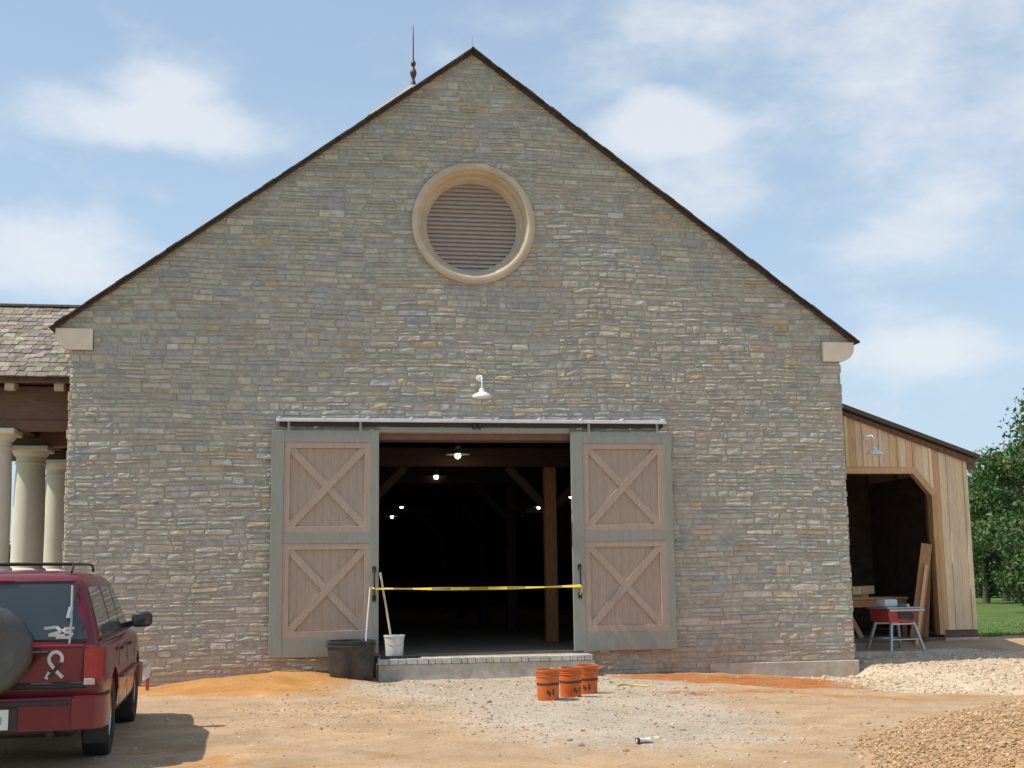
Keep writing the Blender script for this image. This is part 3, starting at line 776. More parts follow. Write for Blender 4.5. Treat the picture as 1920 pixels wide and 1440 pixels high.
# opening trim
pc = (.68, .46, .24)
def trim(poly, y0, y1, c=pc): MB().prism(poly, y0, y1, col=jit(c, .1, .03)).build('opening_trim', 'pine', sh)
trim([(SX0, OZ), (CHX-.02, OZ), (CHX+.04, OZ+.115), (SX0, OZ+.115)], yb-.05, yb+.12)
trim([(CHX-.02, OZ), (OX1, CHZ), (OX1+.10, CHZ+.06), (CHX+.04, OZ+.115)], yb-.051, yb+.12, (.58, .40, .22))
trim([(OX1, SB-.08), (OX1+.10, SB-.08), (OX1+.10, CHZ+.06), (OX1, CHZ)], yb-.052, yb+.14, (.55, .33, .14))
MB().prism([(SX0+.0, roofz(SX0)+.0), (10.08, roofz(10.08)), (10.08, roofz(10.08)-.07), (SX0, roofz(SX0)-.09)], SY-.16, 13.).build('roof', 'roof_deck', sh)
MB().prism([(SX0, roofz(SX0)-.126), (9.97, roofz(9.97)-.10), (9.97, roofz(9.97)-.22), (SX0, roofz(SX0)-.2)], SY-.075, SY-.05, col=(.17, .10, .06)).build('rake_board', 'roof_edge', sh)
MB().box((9.86, SY-.05, roofz(10)-.30), (10.02, SY+.10, roofz(10)-.08)).box((9.98, SY+.1, roofz(10)-.28), (10.02, 12.9, roofz(10)-.12)).build('eave_fascia', 'porch_wood', sh)
y = SY+.003
while y < 12.9:
    MB().box((SX1-.025, y+.002, SB), (SX1-.001, y+.20, roofz(SX1)-.14), 0, col=jit(rnd.choice(PINE), .1, .04)).build('board', 'pine', sh); y += .203
MB().box((OX1+.1, SY+.0, SB-.14), (SX1+.02, SY+.12, SB-.01), .01).build('sill', 'porch_wood', sh)
MB().box((OX1+.12, SY-.03, -.3), (SX1+.03, SY+.15, SB-.142), .01).build('footing', 'concrete', sh)
MB().box((SX0, SY+.01, -.3), (SX1-.04, 12.9, .265), .01).build('slab', 'floor', sh)
MB().box((SX0, SY-1.25, -.3), (OX1+.1, SY+.009, .11), .01).build('apron', 'concrete', sh)
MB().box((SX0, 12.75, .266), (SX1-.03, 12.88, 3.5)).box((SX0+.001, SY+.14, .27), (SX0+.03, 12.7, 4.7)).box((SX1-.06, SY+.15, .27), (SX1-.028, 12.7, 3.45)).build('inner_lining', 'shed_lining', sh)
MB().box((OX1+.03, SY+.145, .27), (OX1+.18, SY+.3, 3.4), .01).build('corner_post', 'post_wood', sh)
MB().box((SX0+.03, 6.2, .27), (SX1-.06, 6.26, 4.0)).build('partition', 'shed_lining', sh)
barn_lamp((7.80, 1.62, 3.72), 1.955, 'white gooseneck lamp on the pine boards of the lean-to shed', True)

# table saw in front of the bay
def gz(x, y): return gh(x, y)
sw = thing('table_saw', 'red portable table saw on a steel stand before the shed bay', 'table saw', (7.72, 1.02, .115), R(12))
MB().box((-.36, -.30, .735), (.22, .30, .765), .006).build('table', 'steel', sw)
MB().box((.235, -.28, .733), (.44, .28, .762), .006).build('extension_table', 'steel', sw)
MB().prism([(-.30, .50), (.26, .50), (.29, .733), (-.33, .733)], -.26, .26).build('motor_housing', 'red_paint', sw)
MB().box((-.10, -.285, .56), (.12, -.262, .70), .008).build('control_panel', 'black_plastic', sw)
MB().lathe([(.0, .0), (.065, .0), (.07, .012), (.055, .02), (.0, .02)], 16, Matrix.Translation((.16, -.262, .60)) @ Matrix.Rotation(R(90), 4, 'X')).build('hand_wheel', 'black_plastic', sw)
MB().box((-.34, -.33, .69), (.42, -.302, .73), .004).build('fence_rail', 'steel', sw)
MB().box((.05, -.32, .766), (.10, .30, .82), .004).build('rip_fence', 'steel', sw)
MB().box((-.30, -.16, .766), (-.02, .10, .90), .02).build('blade_guard', 'pale_plastic', sw)
for sx, sy in ((-1, -1), (1, -1), (1, 1), (-1, 1)):
    MB().bar((sx*.24, sy*.22, .50), (sx*.36, sy*.33, .0), .042, .042, up=(0, 1, 0)).build('leg', 'steel', sw)
for sy in (-1, 1):
    MB().bar((-.31, sy*.285, .20), (.31, sy*.285, .20), .03, .02).build('stretcher', 'steel', sw)
    MB().bar((-.25, sy*.235, .47), (.25, sy*.235, .47), .05, .03).build('top_rail', 'steel', sw)
for sx in (-1, 1): MB().bar((sx*.31, -.285, .20), (sx*.31, .285, .20), .02, .03).build('stretcher', 'steel', sw)
# lumber in the bay
def plank_thing(a, b, wd, dp, label, col, up=(0, 1, 0)):
    o = MB().bar((0, 0, 0), Vector(b)-Vector(a), wd, dp, up=up, ch=.003, col=col).build('lumber_board', 'fresh_timber', None, label=label, cat='board', loc=a)
    return o
plank_thing((8.50, 1.80, .275), (8.99, 2.09, 2.02), .20, .035, 'wide reddish board leaning on the right post of the shed bay', (.50, .25, .10), up=(.5, 1, 0))
plank_thing((8.40, 1.58, .16), (8.88, 1.96, 1.62), .07, .045, 'narrow pale board leaning outermost at the right of the bay', (.62, .38, .18))
plank_thing((8.72, 1.86, .275), (9.02, 2.14, 1.70), .12, .04, 'dark brown board leaning against the shed post under the wide one', (.25, .11, .05), up=(.5, 1, 0))
plank_thing((7.62, 2.2, .27), (7.28, 2.7, 1.35), .09, .04, 'thin stick leaning inside the left edge of the shed bay', (.42, .25, .13))
wb = thing('workbench', 'rough workbench stacked with timber offcuts in the dark shed bay', 'workbench', (8.15, 3.1, .265))
MB().box((-.85, -.3, .70), (.75, .35, .75), .006, col=(.55, .30, .13)).build('bench_top', 'fresh_timber', wb)
MB().box((-.80, -.28, .56), (.72, -.24, .698), .004, col=(.50, .24, .09)).build('apron', 'fresh_timber', wb)
for sx in (-.75, .65):
    for sy in (-.24, .28): MB().box((sx-.045, sy-.045, 0), (sx+.045, sy+.045, .698), 0, col=(.4, .2, .09)).build('leg', 'fresh_timber', wb)
for i, (x0, y0, x1, y1, z, w_, c, lb) in enumerate([(-.95, -.1, .05, .0, .79, .12, (.66, .46, .25), 'pale offcut lying lowest on the workbench pile'), (-1.1, .12, -.1, -.1, .835, .1, (.55, .36, .2), 'grey brown offcut crossing the middle of the workbench pile'), (-.35, -.2, .22, .08, .88, .16, (.72, .55, .3), 'light yellow board topmost on the workbench pile')]):
    MB().bar((0, 0, 0), (x1-x0, y1-y0, .01), .035, w_, up=(0, 0, 1), ch=.003, col=c).build('timber_offcut', 'fresh_timber', None, label=lb, cat='offcut', loc=(8.15+x0, 3.1+y0, .265+z))
# ------------------------------------------------------------------ things at the doorway
def pail(name, label, cat, loc, r0, r1, h, m_, rim='same', n=28, group=None, thick=.012, mrim=None):
    t = thing(name, label, cat, loc, 0, group)
    MB().lathe([(0, 0), (r0, 0), (r0+.004, .012), (r0+(r1-r0)*.5, h*.5), (r1, h-.03), (r1+.012, h-.03), (r1+.014, h-.002), (r1+.002, h), (r1-thick, h), (r0-thick, .02), (0, .02)], n).build('body', m_, t, smooth=35)
    return t
tz = gh(-2.05, -.5)
t = pail('black_tub', 'large black plastic tub standing under the left sliding door', 'tub', (-2.04, -.56, tz-.01), .33, .375, .59, 'tub_black', n=36)
MB().lathe([(.378, .0), (.392, .0), (.392, .03), (.378, .03)], 36, Matrix.Translation((0, 0, .50)), close=True).build('rim_band', 'tub_black', t, smooth=40)
t = pail('white_bucket', 'white plastic bucket with a stick in it on the doorstep', 'bucket', (-1.36, -.30, .259), .135, .155, .36, 'bucket_white')
MB().tube([(-.155, 0, .33), (-.16, -.03, .30), (-.10, -.12, .22), (0, -.165, .19), (.10, -.12, .22), (.16, -.03, .30), (.155, 0, .33)], .004, 6).build('bail', 'wire', t)
MB().tube([(-1.365, -.27, .30), (-1.45, -.2, .85), (-1.575, -.165, 1.60)], .017, 8).build('mop_handle', 'handle_wood', None, label='pale wooden handle standing in the white bucket against the left door', cat='handle')
MB().tube([(-1.83, -.45, .03), (-1.80, -.36, .70), (-1.735, -.165, 1.36)], .014, 8).build('pole', 'handle_pale', None, label='thin whitish pole standing in the black tub against the left door', cat='pole')
sq = thing('squeegee', 'wide black floor squeegee lying along the left end of the doorstep', 'squeegee', (-1.27, -.49, .285))
MB().box((-.33, -.025, -.018), (.31, .025, .022), .008).build('head', 'black_plastic', sq)
MB().box((-.32, -.035, -.024), (.30, -.027, .004), 0).build('blade', 'black_plastic', sq)
MB().tube([(-.30, .0, .01), (-.42, .05, .08), (-.50, .12, .14)], .014, 8).build('socket', 'stake_red', sq)
# caution tape from handle to handle: twisted ribbon of yellow and printed stretches
def tape():
    t = thing('caution_tape', 'yellow and black caution tape stretched across the open doorway', 'tape', (0, 0, 0))
    a, b = Vector((-1.675, -.215, 1.35)), Vector((1.69, -.215, 1.345)); n = 66
    ring = []
    for i in range(n+1):
        k = i/n; p = a.lerp(b, k); p.z -= .022*4*k*(1-k); tw = .4+.7*math.sin(k*9+.4)
        h = Vector((0, math.sin(tw)*.03, math.cos(tw)*.024)); ring.append((p-h, p+h))
    for i in range(0, n, 6):
        blk = (i//6) % 2 == 1
        vs, fs = [], []
        for j in range(i, i+7): vs += [ring[j][0], ring[j][1]]
        for j in range(6): fs.append([2*j, 2*j+1, 2*j+3, 2*j+2])
        MB().add(vs, fs).build('printed_stretch' if blk else 'yellow_stretch', 'tape_yellow', t, smooth=60)
        if blk:                          # blurred lettering: rows of black marks on both faces
            mb = MB()
            for j in range(i, i+6):
                for (q0, q1) in ((.05, .45), (.53, .97)):
                    l0, h0 = ring[j]; l1, h1 = ring[j+1]
                    A = l0.lerp(l1, q0); B = h0.lerp(h1, q0); C = l0.lerp(l1, q1); D = h0.lerp(h1, q1)
                    nn = (B-A).cross(C-A).normalized()*.0015
                    for sgn in (1, -1): mb.add([A.lerp(B, .1)+nn*sgn, A.lerp(B, .9)+nn*sgn, C.lerp(D, .9)+nn*sgn, C.lerp(D, .1)+nn*sgn], [[0, 1, 3, 2] if False else [0, 1, 2, 3]])
            mb.build('black_print', 'tape_black', t)
    mb = MB()
    for x in (-1.675, 1.69): mb.tube([(x-.03, -.20, 1.36), (x+.0, -.235, 1.345), (x+.035, -.20, 1.33), (x, -.17, 1.35), (x-.03, -.20, 1.36)], .012, 6)
    mb.tube([(1.69, -.225, 1.34), (1.70, -.22, 1.27), (1.68, -.21, 1.2)], .012, 6)
    mb.build('knots', 'tape_yellow', t)
tape()
# orange buckets
for i, (x, y, lb, rz) in enumerate([(.18, -5.10, 'front orange bucket with dark band, leftmost of the three', .2), (.53, -4.78, 'middle orange bucket, half behind the front one', 1.1), (.86, -4.25, 'rear orange bucket, rightmost of the three nearest the step', -.5)]):
    h = .365; t = pail('orange_bucket', lb, 'bucket', (x, y, gh(x, y)-.008), .128, .146, h, 'orange', group='orange buckets before the doorstep')
    t.rotation_euler = (R(rnd.uniform(-1.5, 1.5)), R(rnd.uniform(-1.5, 1.5)), rz)
    MB().lathe([(.1385, .175), (.1405, .178), (.1415, .205), (.1395, .208)], 28).build('dark_band', 'orange_band', t, smooth=40)
    for zz in (.30, .275): MB().lathe([(.1455, zz), (.151, zz+.004), (.151, zz+.010), (.1457, zz+.014)], 28).build('rib', 'orange', t, smooth=40)
    mb = MB()                            # worn printed mark, not legible in the photograph
    for (a0, a1, q0, q1) in ((-1.98, -1.80, .07, .12), (-1.80, -1.62, .05, .10), (-1.45, -1.25, .06, .13)):
        n = 4; vs, fs = [], []
        for k in range(n+1):
            a = a0+(a1-a0)*k/n-rz*.55
            for q in (q0, q1):
                r = .128+(.146-.128)*q/h+.0035; vs.append((r*math.cos(a), r*math.sin(a), q))
        for k in range(n): fs.append([2*k, 2*k+2, 2*k+3, 2*k+1])
        mb.add(vs, fs)
    mb.build('printed_mark', 'orange_band', t)
    MB().tube([(-.15, 0, .33), (-.15, .04, .35), (-.09, .12, .372), (0, .15, .378), (.09, .12, .372), (.15, .04, .35), (.15, 0, .33)], .004, 6).build('bail', 'wire', t)
MB().tube([(1.5, -3.3, gh(1.5, -3.3)+.012), (1.62, -3.2, gh(1.62, -3.2)+.02), (1.78, -3.25, gh(1.78, -3.25)+.015), (1.9, -3.5, gh(1.9, -3.5)+.01)], .014, 8).build('cord', 'yellow_cord', None, smooth=50, label='short yellow cord lying on the gravel right of the orange buckets', cat='cord')
# stake by the car, crushed cup in the yard
x, y = -5.07, -.8; g0 = gh(x, y)
t = thing('marker_stake', 'short red marker stake with a white rag by the wall behind the car', 'stake', (x, y, g0-.03))
MB().box((-.02, -.02, 0), (.025, .025, .26), .003).build('stake', 'stake_red', t)
MB().add([(.03, -.03, .22), (-.07, -.045, .17), (-.10, -.03, .27), (-.03, -.05, .34), (.035, -.03, .43), (.05, -.02, .30), (0, .03, .3)], [[0, 1, 2, 3], [0, 3, 4, 5], [5, 4, 6], [4, 3, 6], [3, 2, 6], [2, 1, 6], [1, 0, 6], [0, 5, 6]]).build('rag', 'flag_white', t)
x, y = .26, -9.25
t = thing('crushed_cup', 'small crushed white cup lying on the bare dirt', 'cup', (x, y, gh(x, y)+.026), R(8))
MB().lathe([(0, -.07), (.028, -.07), (.03, -.03), (.024, .0), (.034, .05), (.037, .052), (.035, .056), (.03, .05), (0, .03)], 16, Matrix.Rotation(R(90), 4, 'Y') @ Matrix.Scale(.75, 4, (1, 0, 0))).build('cup', 'flag_white', t, smooth=50)
MB().lathe([(.0285, -.075), (.032, -.075), (.032, -.05), (.0285, -.05)], 16, Matrix.Rotation(R(90), 4, 'Y') @ Matrix.Scale(.75, 4, (1, 0, 0)), close=True).build('base_ring', 'black_plastic', t, smooth=50)
# ------------------------------------------------------------------ maroon car
car = thing('suv', 'dark red sport utility car with covered spare wheel parked facing the barn', 'car', (-5.395, -7.46, -.005), R(2.6))
def lerp_tab(tab, k): return float(np.interp(k, [a for a, _ in tab], [b for _, b in tab]))
HW = [(.98, .80), (1.08, .785), (1.3, .722), (1.5, .655), (1.565, .615), (1.60, .55), (1.625, .40)]
YR = [(.98, -2.15), (1.08, -2.135), (1.3, -2.07), (1.5, -1.99), (1.565, -1.94), (1.60, -1.84), (1.625, -1.6)]
YF = [(.98, 1.10), (1.08, .95), (1.3, .64), (1.5, .36), (1.565, .25), (1.60, .10), (1.625, -.2)]
def solid(mb, name, m_, parent, smooth=35, cut=None):
    me = mb.mesh(name, m_, None)
    if cut:
        o = bpy.data.objects.new('tmp', me); COL.objects.link(o); cs = []
        for c_ in cut:
            co = bpy.data.objects.new('cut', c_.mesh('cut', m_)); COL.objects.link(co); cs.append(co)
            md = o.modifiers.new('b', 'BOOLEAN'); md.operation = 'DIFFERENCE'; md.object = co; md.solver = 'EXACT'
        dg = bpy.context.evaluated_depsgraph_get(); me2 = bpy.data.meshes.new_from_object(o.evaluated_get(dg))
        for q in cs+[o]: bpy.data.objects.remove(q)
        me = me2; me.name = name; me.materials.clear(); me.materials.append(MATS[m_])
    me.polygons.foreach_set('use_smooth', [True]*len(me.polygons)); me.set_sharp_from_angle(angle=R(smooth))
    return link(name, me, parent)
lo = MB(); ST = [(-2.21, .79, .55, 1.0), (-2.17, .83, .42, 1.015), (-2.05, .85, .34, 1.02), (-1.6, .862, .32, 1.02), (-.8, .868, .30, 1.015), (.2, .868, .30, 1.01), (.95, .866, .30, 1.01), (1.3, .862, .31, 1.01), (1.75, .85, .33, .985), (2.08, .825, .36, .945), (2.2, .78, .42, .87), (2.24, .72, .5, .78)]
vs, fs = [], []
for (y, hw, zb, zt) in ST:
    h = zt-zb
    half = [(0, zb), (.72*hw, zb), (.93*hw, zb+.02), (.975*hw, zb+.09), (.99*hw, zb+.22), (hw, zb+.40*h), (hw, zb+.62*h), (.985*hw, zb+.72*h), (.975*hw, zb+.9*h), (.95*hw, zb+.965*h), (.90*hw, zt), (.5*hw, zt+.022), (0, zt+.03)]
    rg = half+[(-a, b) for a, b in half[-2:0:-1]]
    vs += [(a, y, b) for a, b in rg]
n = len(rg)
for i in range(len(ST)-1):
    for k in range(n): fs.append([i*n+k, i*n+(k+1) % n, (i+1)*n+(k+1) % n, (i+1)*n+k])
fs.append(list(range(n))); fs.append([(len(ST)-1)*n+k for k in range(n)][::-1])
lo.add(vs, fs)
AX = (-1.27, 1.45)
cuts = []
for ay in AX:
    for s in (-1, 1):
        cuts.append(MB().lathe([(0, 0), (.415, 0), (.40, .30), (0, .30)], 32, Matrix.Translation((s*.92, ay, .36)) @ Matrix.Rotation(R(-90*s), 4, 'Y')))
body = solid(lo, 'body', 'maroon', car, 40, cuts)
gh_ = MB(); vs, fs = [], []
lv = [.97, 1.08, 1.3, 1.5, 1.545, 1.58, 1.605, 1.625]
def ringpts(z):
    hw, y0, y1 = lerp_tab(HW, z), lerp_tab(YR, z), lerp_tab(YF, z); r = .09; out = []
    for (cx, cy, a0) in ((hw-r, y1-r, 0), (-hw+r, y1-r, 90), (-hw+r, y0+r, 180), (hw-r, y0+r, 270)):
        for k in range(5): a = R(a0+90*k/4); out.append((cx+r*math.cos(a), cy+r*math.sin(a), z))
    return out
for z in lv: vs += ringpts(z)
n = 20
for i in range(len(lv)-1):
    for k in range(n): fs.append([i*n+k, i*n+(k+1) % n, (i+1)*n+(k+1) % n, (i+1)*n+k])
vs.append((0, -.7, 1.64)); fs.append(list(range(n))); fs += [[(len(lv)-1)*n+k, (len(lv)-1)*n+(k+1) % n, len(vs)-1] for k in range(n)]
gh_.add(vs, fs); solid(gh_, 'cabin', 'maroon', car, 40)
ZS = [1.075, 1.19, 1.3, 1.4, 1.485]
def side_glass(s, fy0, fy1, name='side_window', off=.005):
    vs, fs = [], []
    for z in ZS:
        x = s*(lerp_tab(HW, z)+off)
        for y in (fy0(z), fy1(z)): vs.append((x, y, z))
    for i in range(len(ZS)-1): fs.append([2*i, 2*i+1, 2*i+3, 2*i+2])
    m0 = MB().add(vs, fs).mesh(name, 'tint_glass', 40); return link(name, m0, car)
for s in (-1, 1):
    side_glass(s, lambda z: lerp_tab(YR, z)+.16, lambda z: -.96)
    side_glass(s, lambda z: -.88, lambda z: -.10)
    side_glass(s, lambda z: -.03, lambda z: lerp_tab(YF, z)-.13)
    for y in (-.92, -.065):              # black window posts
        mb = MB(); mb.add([(s*(lerp_tab(HW, z)+.004), y+q, z) for z in ZS for q in (-.038, .034)], [[2*i, 2*i+1, 2*i+3, 2*i+2] for i in range(4)]); mb.build('window_post', 'black_plastic', car)
    MB().bar((s*.799, -2.0, 1.045), (s*.799, .85, 1.045), .018, .03, up=(1, 0, 0)).build('belt_moulding', 'black_plastic', car)
    MB().bar((s*.872, -.85, .66), (s*.872, .95, .66), .02, .07, up=(1, 0, 0), ch=.006).build('side_moulding', 'maroon_low', car)
    for y in (.93, .0, -.86): MB().bar((s*.869, y, .36), (s*.862, y, .96), .004, .012, up=(0, 1, 0)).build('door_seam', 'black_plastic', car)
    for y in (.12, -.75): MB().box((min(s*.864, s*.888), y-.08, .90), (max(s*.864, s*.888), y+.08, .935), .008).build('door_handle', 'black_plastic', car)
def glass_fb(tab, sg, w_off, z0, z1, name):
    vs, fs = [], []; zz = [z0+(z1-z0)*k/5 for k in range(6)]
    for z in zz:
        y = lerp_tab(tab, z)+sg*.006
        for fx in (-1, -.93, -.5, 0, .5, .93, 1): vs.append((fx*(lerp_tab(HW, z)-w_off), y-(sg*.012 if abs(fx) == 1 else 0), z))
    for i in range(5):
        for k in range(6): fs.append([i*7+k, i*7+k+1, (i+1)*7+k+1, (i+1)*7+k])
    return MB().add(vs, fs).build(name, 'tint_glass', car, smooth=40)
rw = glass_fb(YR, -1, .075, 1.05, 1.515, 'rear_window')
glass_fb(YF, 1, .09, 1.06, 1.5, 'windshield')
mb = MB()                                # black seal round the rear window
for a, b in (((-.70, 1.045), (.70, 1.045)), ((-.58, 1.525), (.58, 1.525)), ((.705, 1.05), (.575, 1.52)), ((-.705, 1.05), (-.575, 1.52))):
    pa = Vector((a[0], lerp_tab(YR, a[1])-.004, a[1])); pb = Vector((b[0], lerp_tab(YR, b[1])-.004, b[1])); mb.bar(pa, pb, .03, .012, up=(0, 1, 0))
mb.build('window_seal', 'black_plastic', car)
def ry(z): return lerp_tab(YR, z)-.014
MB().tube([(.57, ry(1.12)-.02, 1.0), (.575, ry(1.2)-.012, 1.2), (.56, ry(1.48)-.010, 1.50)], .010, 6).tube([(.55, ry(1.25)-.02, 1.23), (.565, ry(1.32)-.02, 1.32)], .022, 6).build('rear_wiper', 'steel', car)
mb = MB()                                # white sticker low in the rear window
for pts in ([(.36, 1.15), (.46, 1.16), (.50, 1.125), (.40, 1.095), (.53, 1.09)], [(.60, 1.15), (.52, 1.145), (.52, 1.12), (.59, 1.11), (.57, 1.075), (.46, 1.075)]):
    for (a, b) in zip(pts, pts[1:]): mb.bar((a[0], ry(a[1])+.004, a[1]), (b[0], ry(b[1])+.004, b[1]), .024, .003, up=(0, 1, 0))
mb.build('window_sticker', 'decal_white', rw)
# ribbon magnet on the tailgate
TY = -2.222
def ribbon(pts, m_, y, nm, w_=.028):
    mb = MB()
    for (a, b) in zip(pts, pts[1:]): mb.bar((a[0], y, a[1]), (b[0], y, b[1]), w_, .002, up=(0, 1, 0))
    mb.build(nm, m_, car)
loop = [(.475+.052*math.cos(R(a)), .905+.058*math.sin(R(a))) for a in range(-45, 226, 18)]
ribbon([(.405, .745), (.43, .80)], 'decal_white', TY, 'ribbon_tail')
ribbon([(.438, .865), (.475, .815), (.535, .755)], 'decal_white', TY, 'ribbon_tail')
ribbon(loop, 'decal_white', TY-.001, 'ribbon_loop')
ribbon([(.525, .875), (.475, .82), (.425, .755)], 'black_plastic', TY-.003, 'ribbon_dark_tail')
MB().box((-.72, -2.226, .665), (.72, -2.20, .715), .006).build('tailgate_moulding', 'black_plastic', car)
MB().box((-.69, -2.216, .99), (.69, -2.17, 1.015), .005).build('tailgate_lip', 'maroon_low', car)
for s in (-1, 1):
    tl = MB().prism([(s*.70, -2.17), (s*.70, -2.232), (s*.80, -2.226), (s*.845, -2.19), (s*.858, -2.08), (s*.80, -2.08)], .745, .985, 'z').build('tail_light', 'tail_red', car)
    MB().box((min(s*.705, s*.79), -2.236, .69), (max(s*.705, s*.79), -2.20, .742), .004).build('reverse_light', 'reverse_white', tl)
    MB().box((min(s*.735, s*.775), -2.238, .79), (max(s*.735, s*.775), -2.23, .94), .003).build('lens_strip', 'tail_red', tl)
    MB().box((min(s*.52, s*.70), 2.16, .66), (max(s*.52, s*.70), 2.262, .78), .02).build('headlight', 'reverse_white', car)
bplan = [(.872, -1.72), (.886, -2.05), (.86, -2.24), (.80, -2.32), (.60, -2.355), (0, -2.37)]
def bump(name, pl, z0, z1, m_, th=.10):
    p = pl+[(-a, b) for a, b in pl[-2::-1]]; q = [(a*.9, b+th) for a, b in p][::-1]
    return MB().prism(p+q, z0, z1, 'z').build(name, m_, car, smooth=30)
rb = bump('rear_bumper', bplan, .345, .605, 'maroon_low')
MB().box((-.60, -2.383, .545), (.60, -2.30, .585), .006).build('step_pad', 'black_plastic', rb)
MB().box((-.22, -2.379, .35), (.22, -2.33, .535), .004).build('plate_recess', 'black_plastic', rb)
pl = MB().box((-.153, -2.386, .365), (.153, -2.381, .525), .002).build('license_plate', 'plate', rb)
for x in (-.105, -.06, -.01, .045, .09):
    MB().box((x-.014, -2.3885, .412), (x+.014, -2.3862, .468)).build('plate_mark', 'plate_ink', rb)
for s in (-1, 1):
    pe = [(s*.878, -1.80), (s*.895, -2.06), (s*.868, -2.255), (s*.806, -2.335), (s*.63, -2.372), (s*.62, -2.34), (s*.79, -2.30), (s*.85, -2.20), (s*.86, -1.80)]
    MB().prism(pe, .355, .60, 'z').build('bumper_end', 'maroon', rb, smooth=30)
fbp = [(.86, 1.75), (.872, 2.05), (.84, 2.24), (.7, 2.31), (0, 2.34)]
p = fbp+[(-a, b) for a, b in fbp[-2::-1]]
MB().prism(p+[(a*.9, b-.1) for a, b in p][::-1], .36, .60, 'z').build('front_bumper', 'maroon_low', car, smooth=30)
MB().box((-.62, -2.05, .26), (.62, 2.05, .36), .03).build('underbody', 'black_plastic', car)
MB().tube([(.45, -2.2, .30), (.45, -1.8, .31)], .032, 10).build('exhaust', 'black_iron', car)
MB().box((-.55, -1.36, .26), (.55, -1.18, .40), .05).build('rear_axle', 'black_plastic', car)
for s in (-1, 1): MB().box((min(s*.66, s*.85), -1.72, .16), (max(s*.66, s*.85), -1.705, .42), .004).build('mud_flap', 'black_plastic', car)
for s_ in (-1, 1): MB().bar((s_*.692, -2.2215, .72), (s_*.692, -2.218, .985), .006, .008, up=(0, 1, 0)).build('tailgate_seam', 'black_plastic', car)
MB().bar((.30, -2.225, .955), (.42, -2.225, .955), .03, .03, up=(0, 1, 0), ch=.006).build('tailgate_handle', 'black_plastic', car)
# spare wheel under its soft cover
M = Matrix.Translation((-.05, -2.25, .985)) @ Matrix.Rotation(R(90), 4, 'X')
sp_ = MB(); pr = [(0, .225), (.12, .228), (.22, .222), (.28, .228), (.325, .212), (.352, .175), (.364, .12), (.362, .06), (.345, .015), (.33, .0)]
sp_.lathe(pr, 44, M)
sp_.v = [tuple(Vector(v)+Vector((0, 1, 0))*mn.noise((v[0]*7, v[2]*7, 2.2))*.022+Vector((v[0]+.05, 0, v[2]-.985)).normalized()*mn.noise((v[0]*11, v[1]*9, v[2]*11))*.008) if Vector((v[0]+.05, 0, v[2]-.985)).length > .02 else v for v in sp_.v]
sp_.build('spare_wheel_cover', 'tyre_cover', car, smooth=60)
MB().box((-.21, -2.26, .88), (.03, -2.2, 1.1)).build('spare_carrier', 'black_plastic', car)
for ay in AX:
    for s in (-1, 1):
        M = Matrix.Translation((s*.735, ay, .347)) @ Matrix.Rotation(R(90*s), 4, 'Y')
        wh = link('wheel', MB().lathe([(0, .085), (.06, .09), (.075, .075), (.13, .06), (.19, .055), (.205, .085), (.215, .095), (.215, .0), (0, .0)], 28, M).mesh('rim', 'rim', 35), car)
        MB().lathe([(.212, -.105), (.28, -.115), (.325, -.11), (.342, -.09), (.347, -.05), (.347, .05), (.342, .09), (.325, .11), (.28, .116), (.22, .105), (.208, .09), (.208, -.09)], 36, M, close=True).build('tyre', 'tyre', wh, smooth=40)
for s in (-1, 1):
    mr_ = MB().box((-.105, -.05, -.075), (.105, .06, .08), .035, Matrix.Translation((s*.945, .70, 1.125))).build('mirror', 'black_plastic', car, smooth=60)
    MB().box((-.08, -.056, -.055), (.08, -.051, .058), .0, Matrix.Translation((s*.945, .70, 1.125))).build('mirror_glass', 'tint_glass', mr_)
    MB().bar((s*.79, .74, 1.07), (s*.88, .72, 1.10), .06, .07, up=(0, 1, 0)).build('mirror_arm', 'black_plastic', mr_)
    MB().tube([(s*.52, -1.78, 1.615), (s*.525, -1.70, 1.672), (s*.53, -1.5, 1.688), (s*.53, -.4, 1.69), (s*.525, -.2, 1.675), (s*.52, -.1, 1.63)], .012, 8).build('roof_rail', 'black_plastic', car, smooth=60)
for y in (-1.5, -.5): MB().tube([(-.53, y, 1.69), (0, y, 1.695), (.53, y, 1.69)], .010, 8).build('rack_bar', 'black_plastic', car, smooth=60)
MB().box((-.09, -2.0, 1.538), (.09, -1.965, 1.555), .004).build('brake_light', 'tail_red', car)

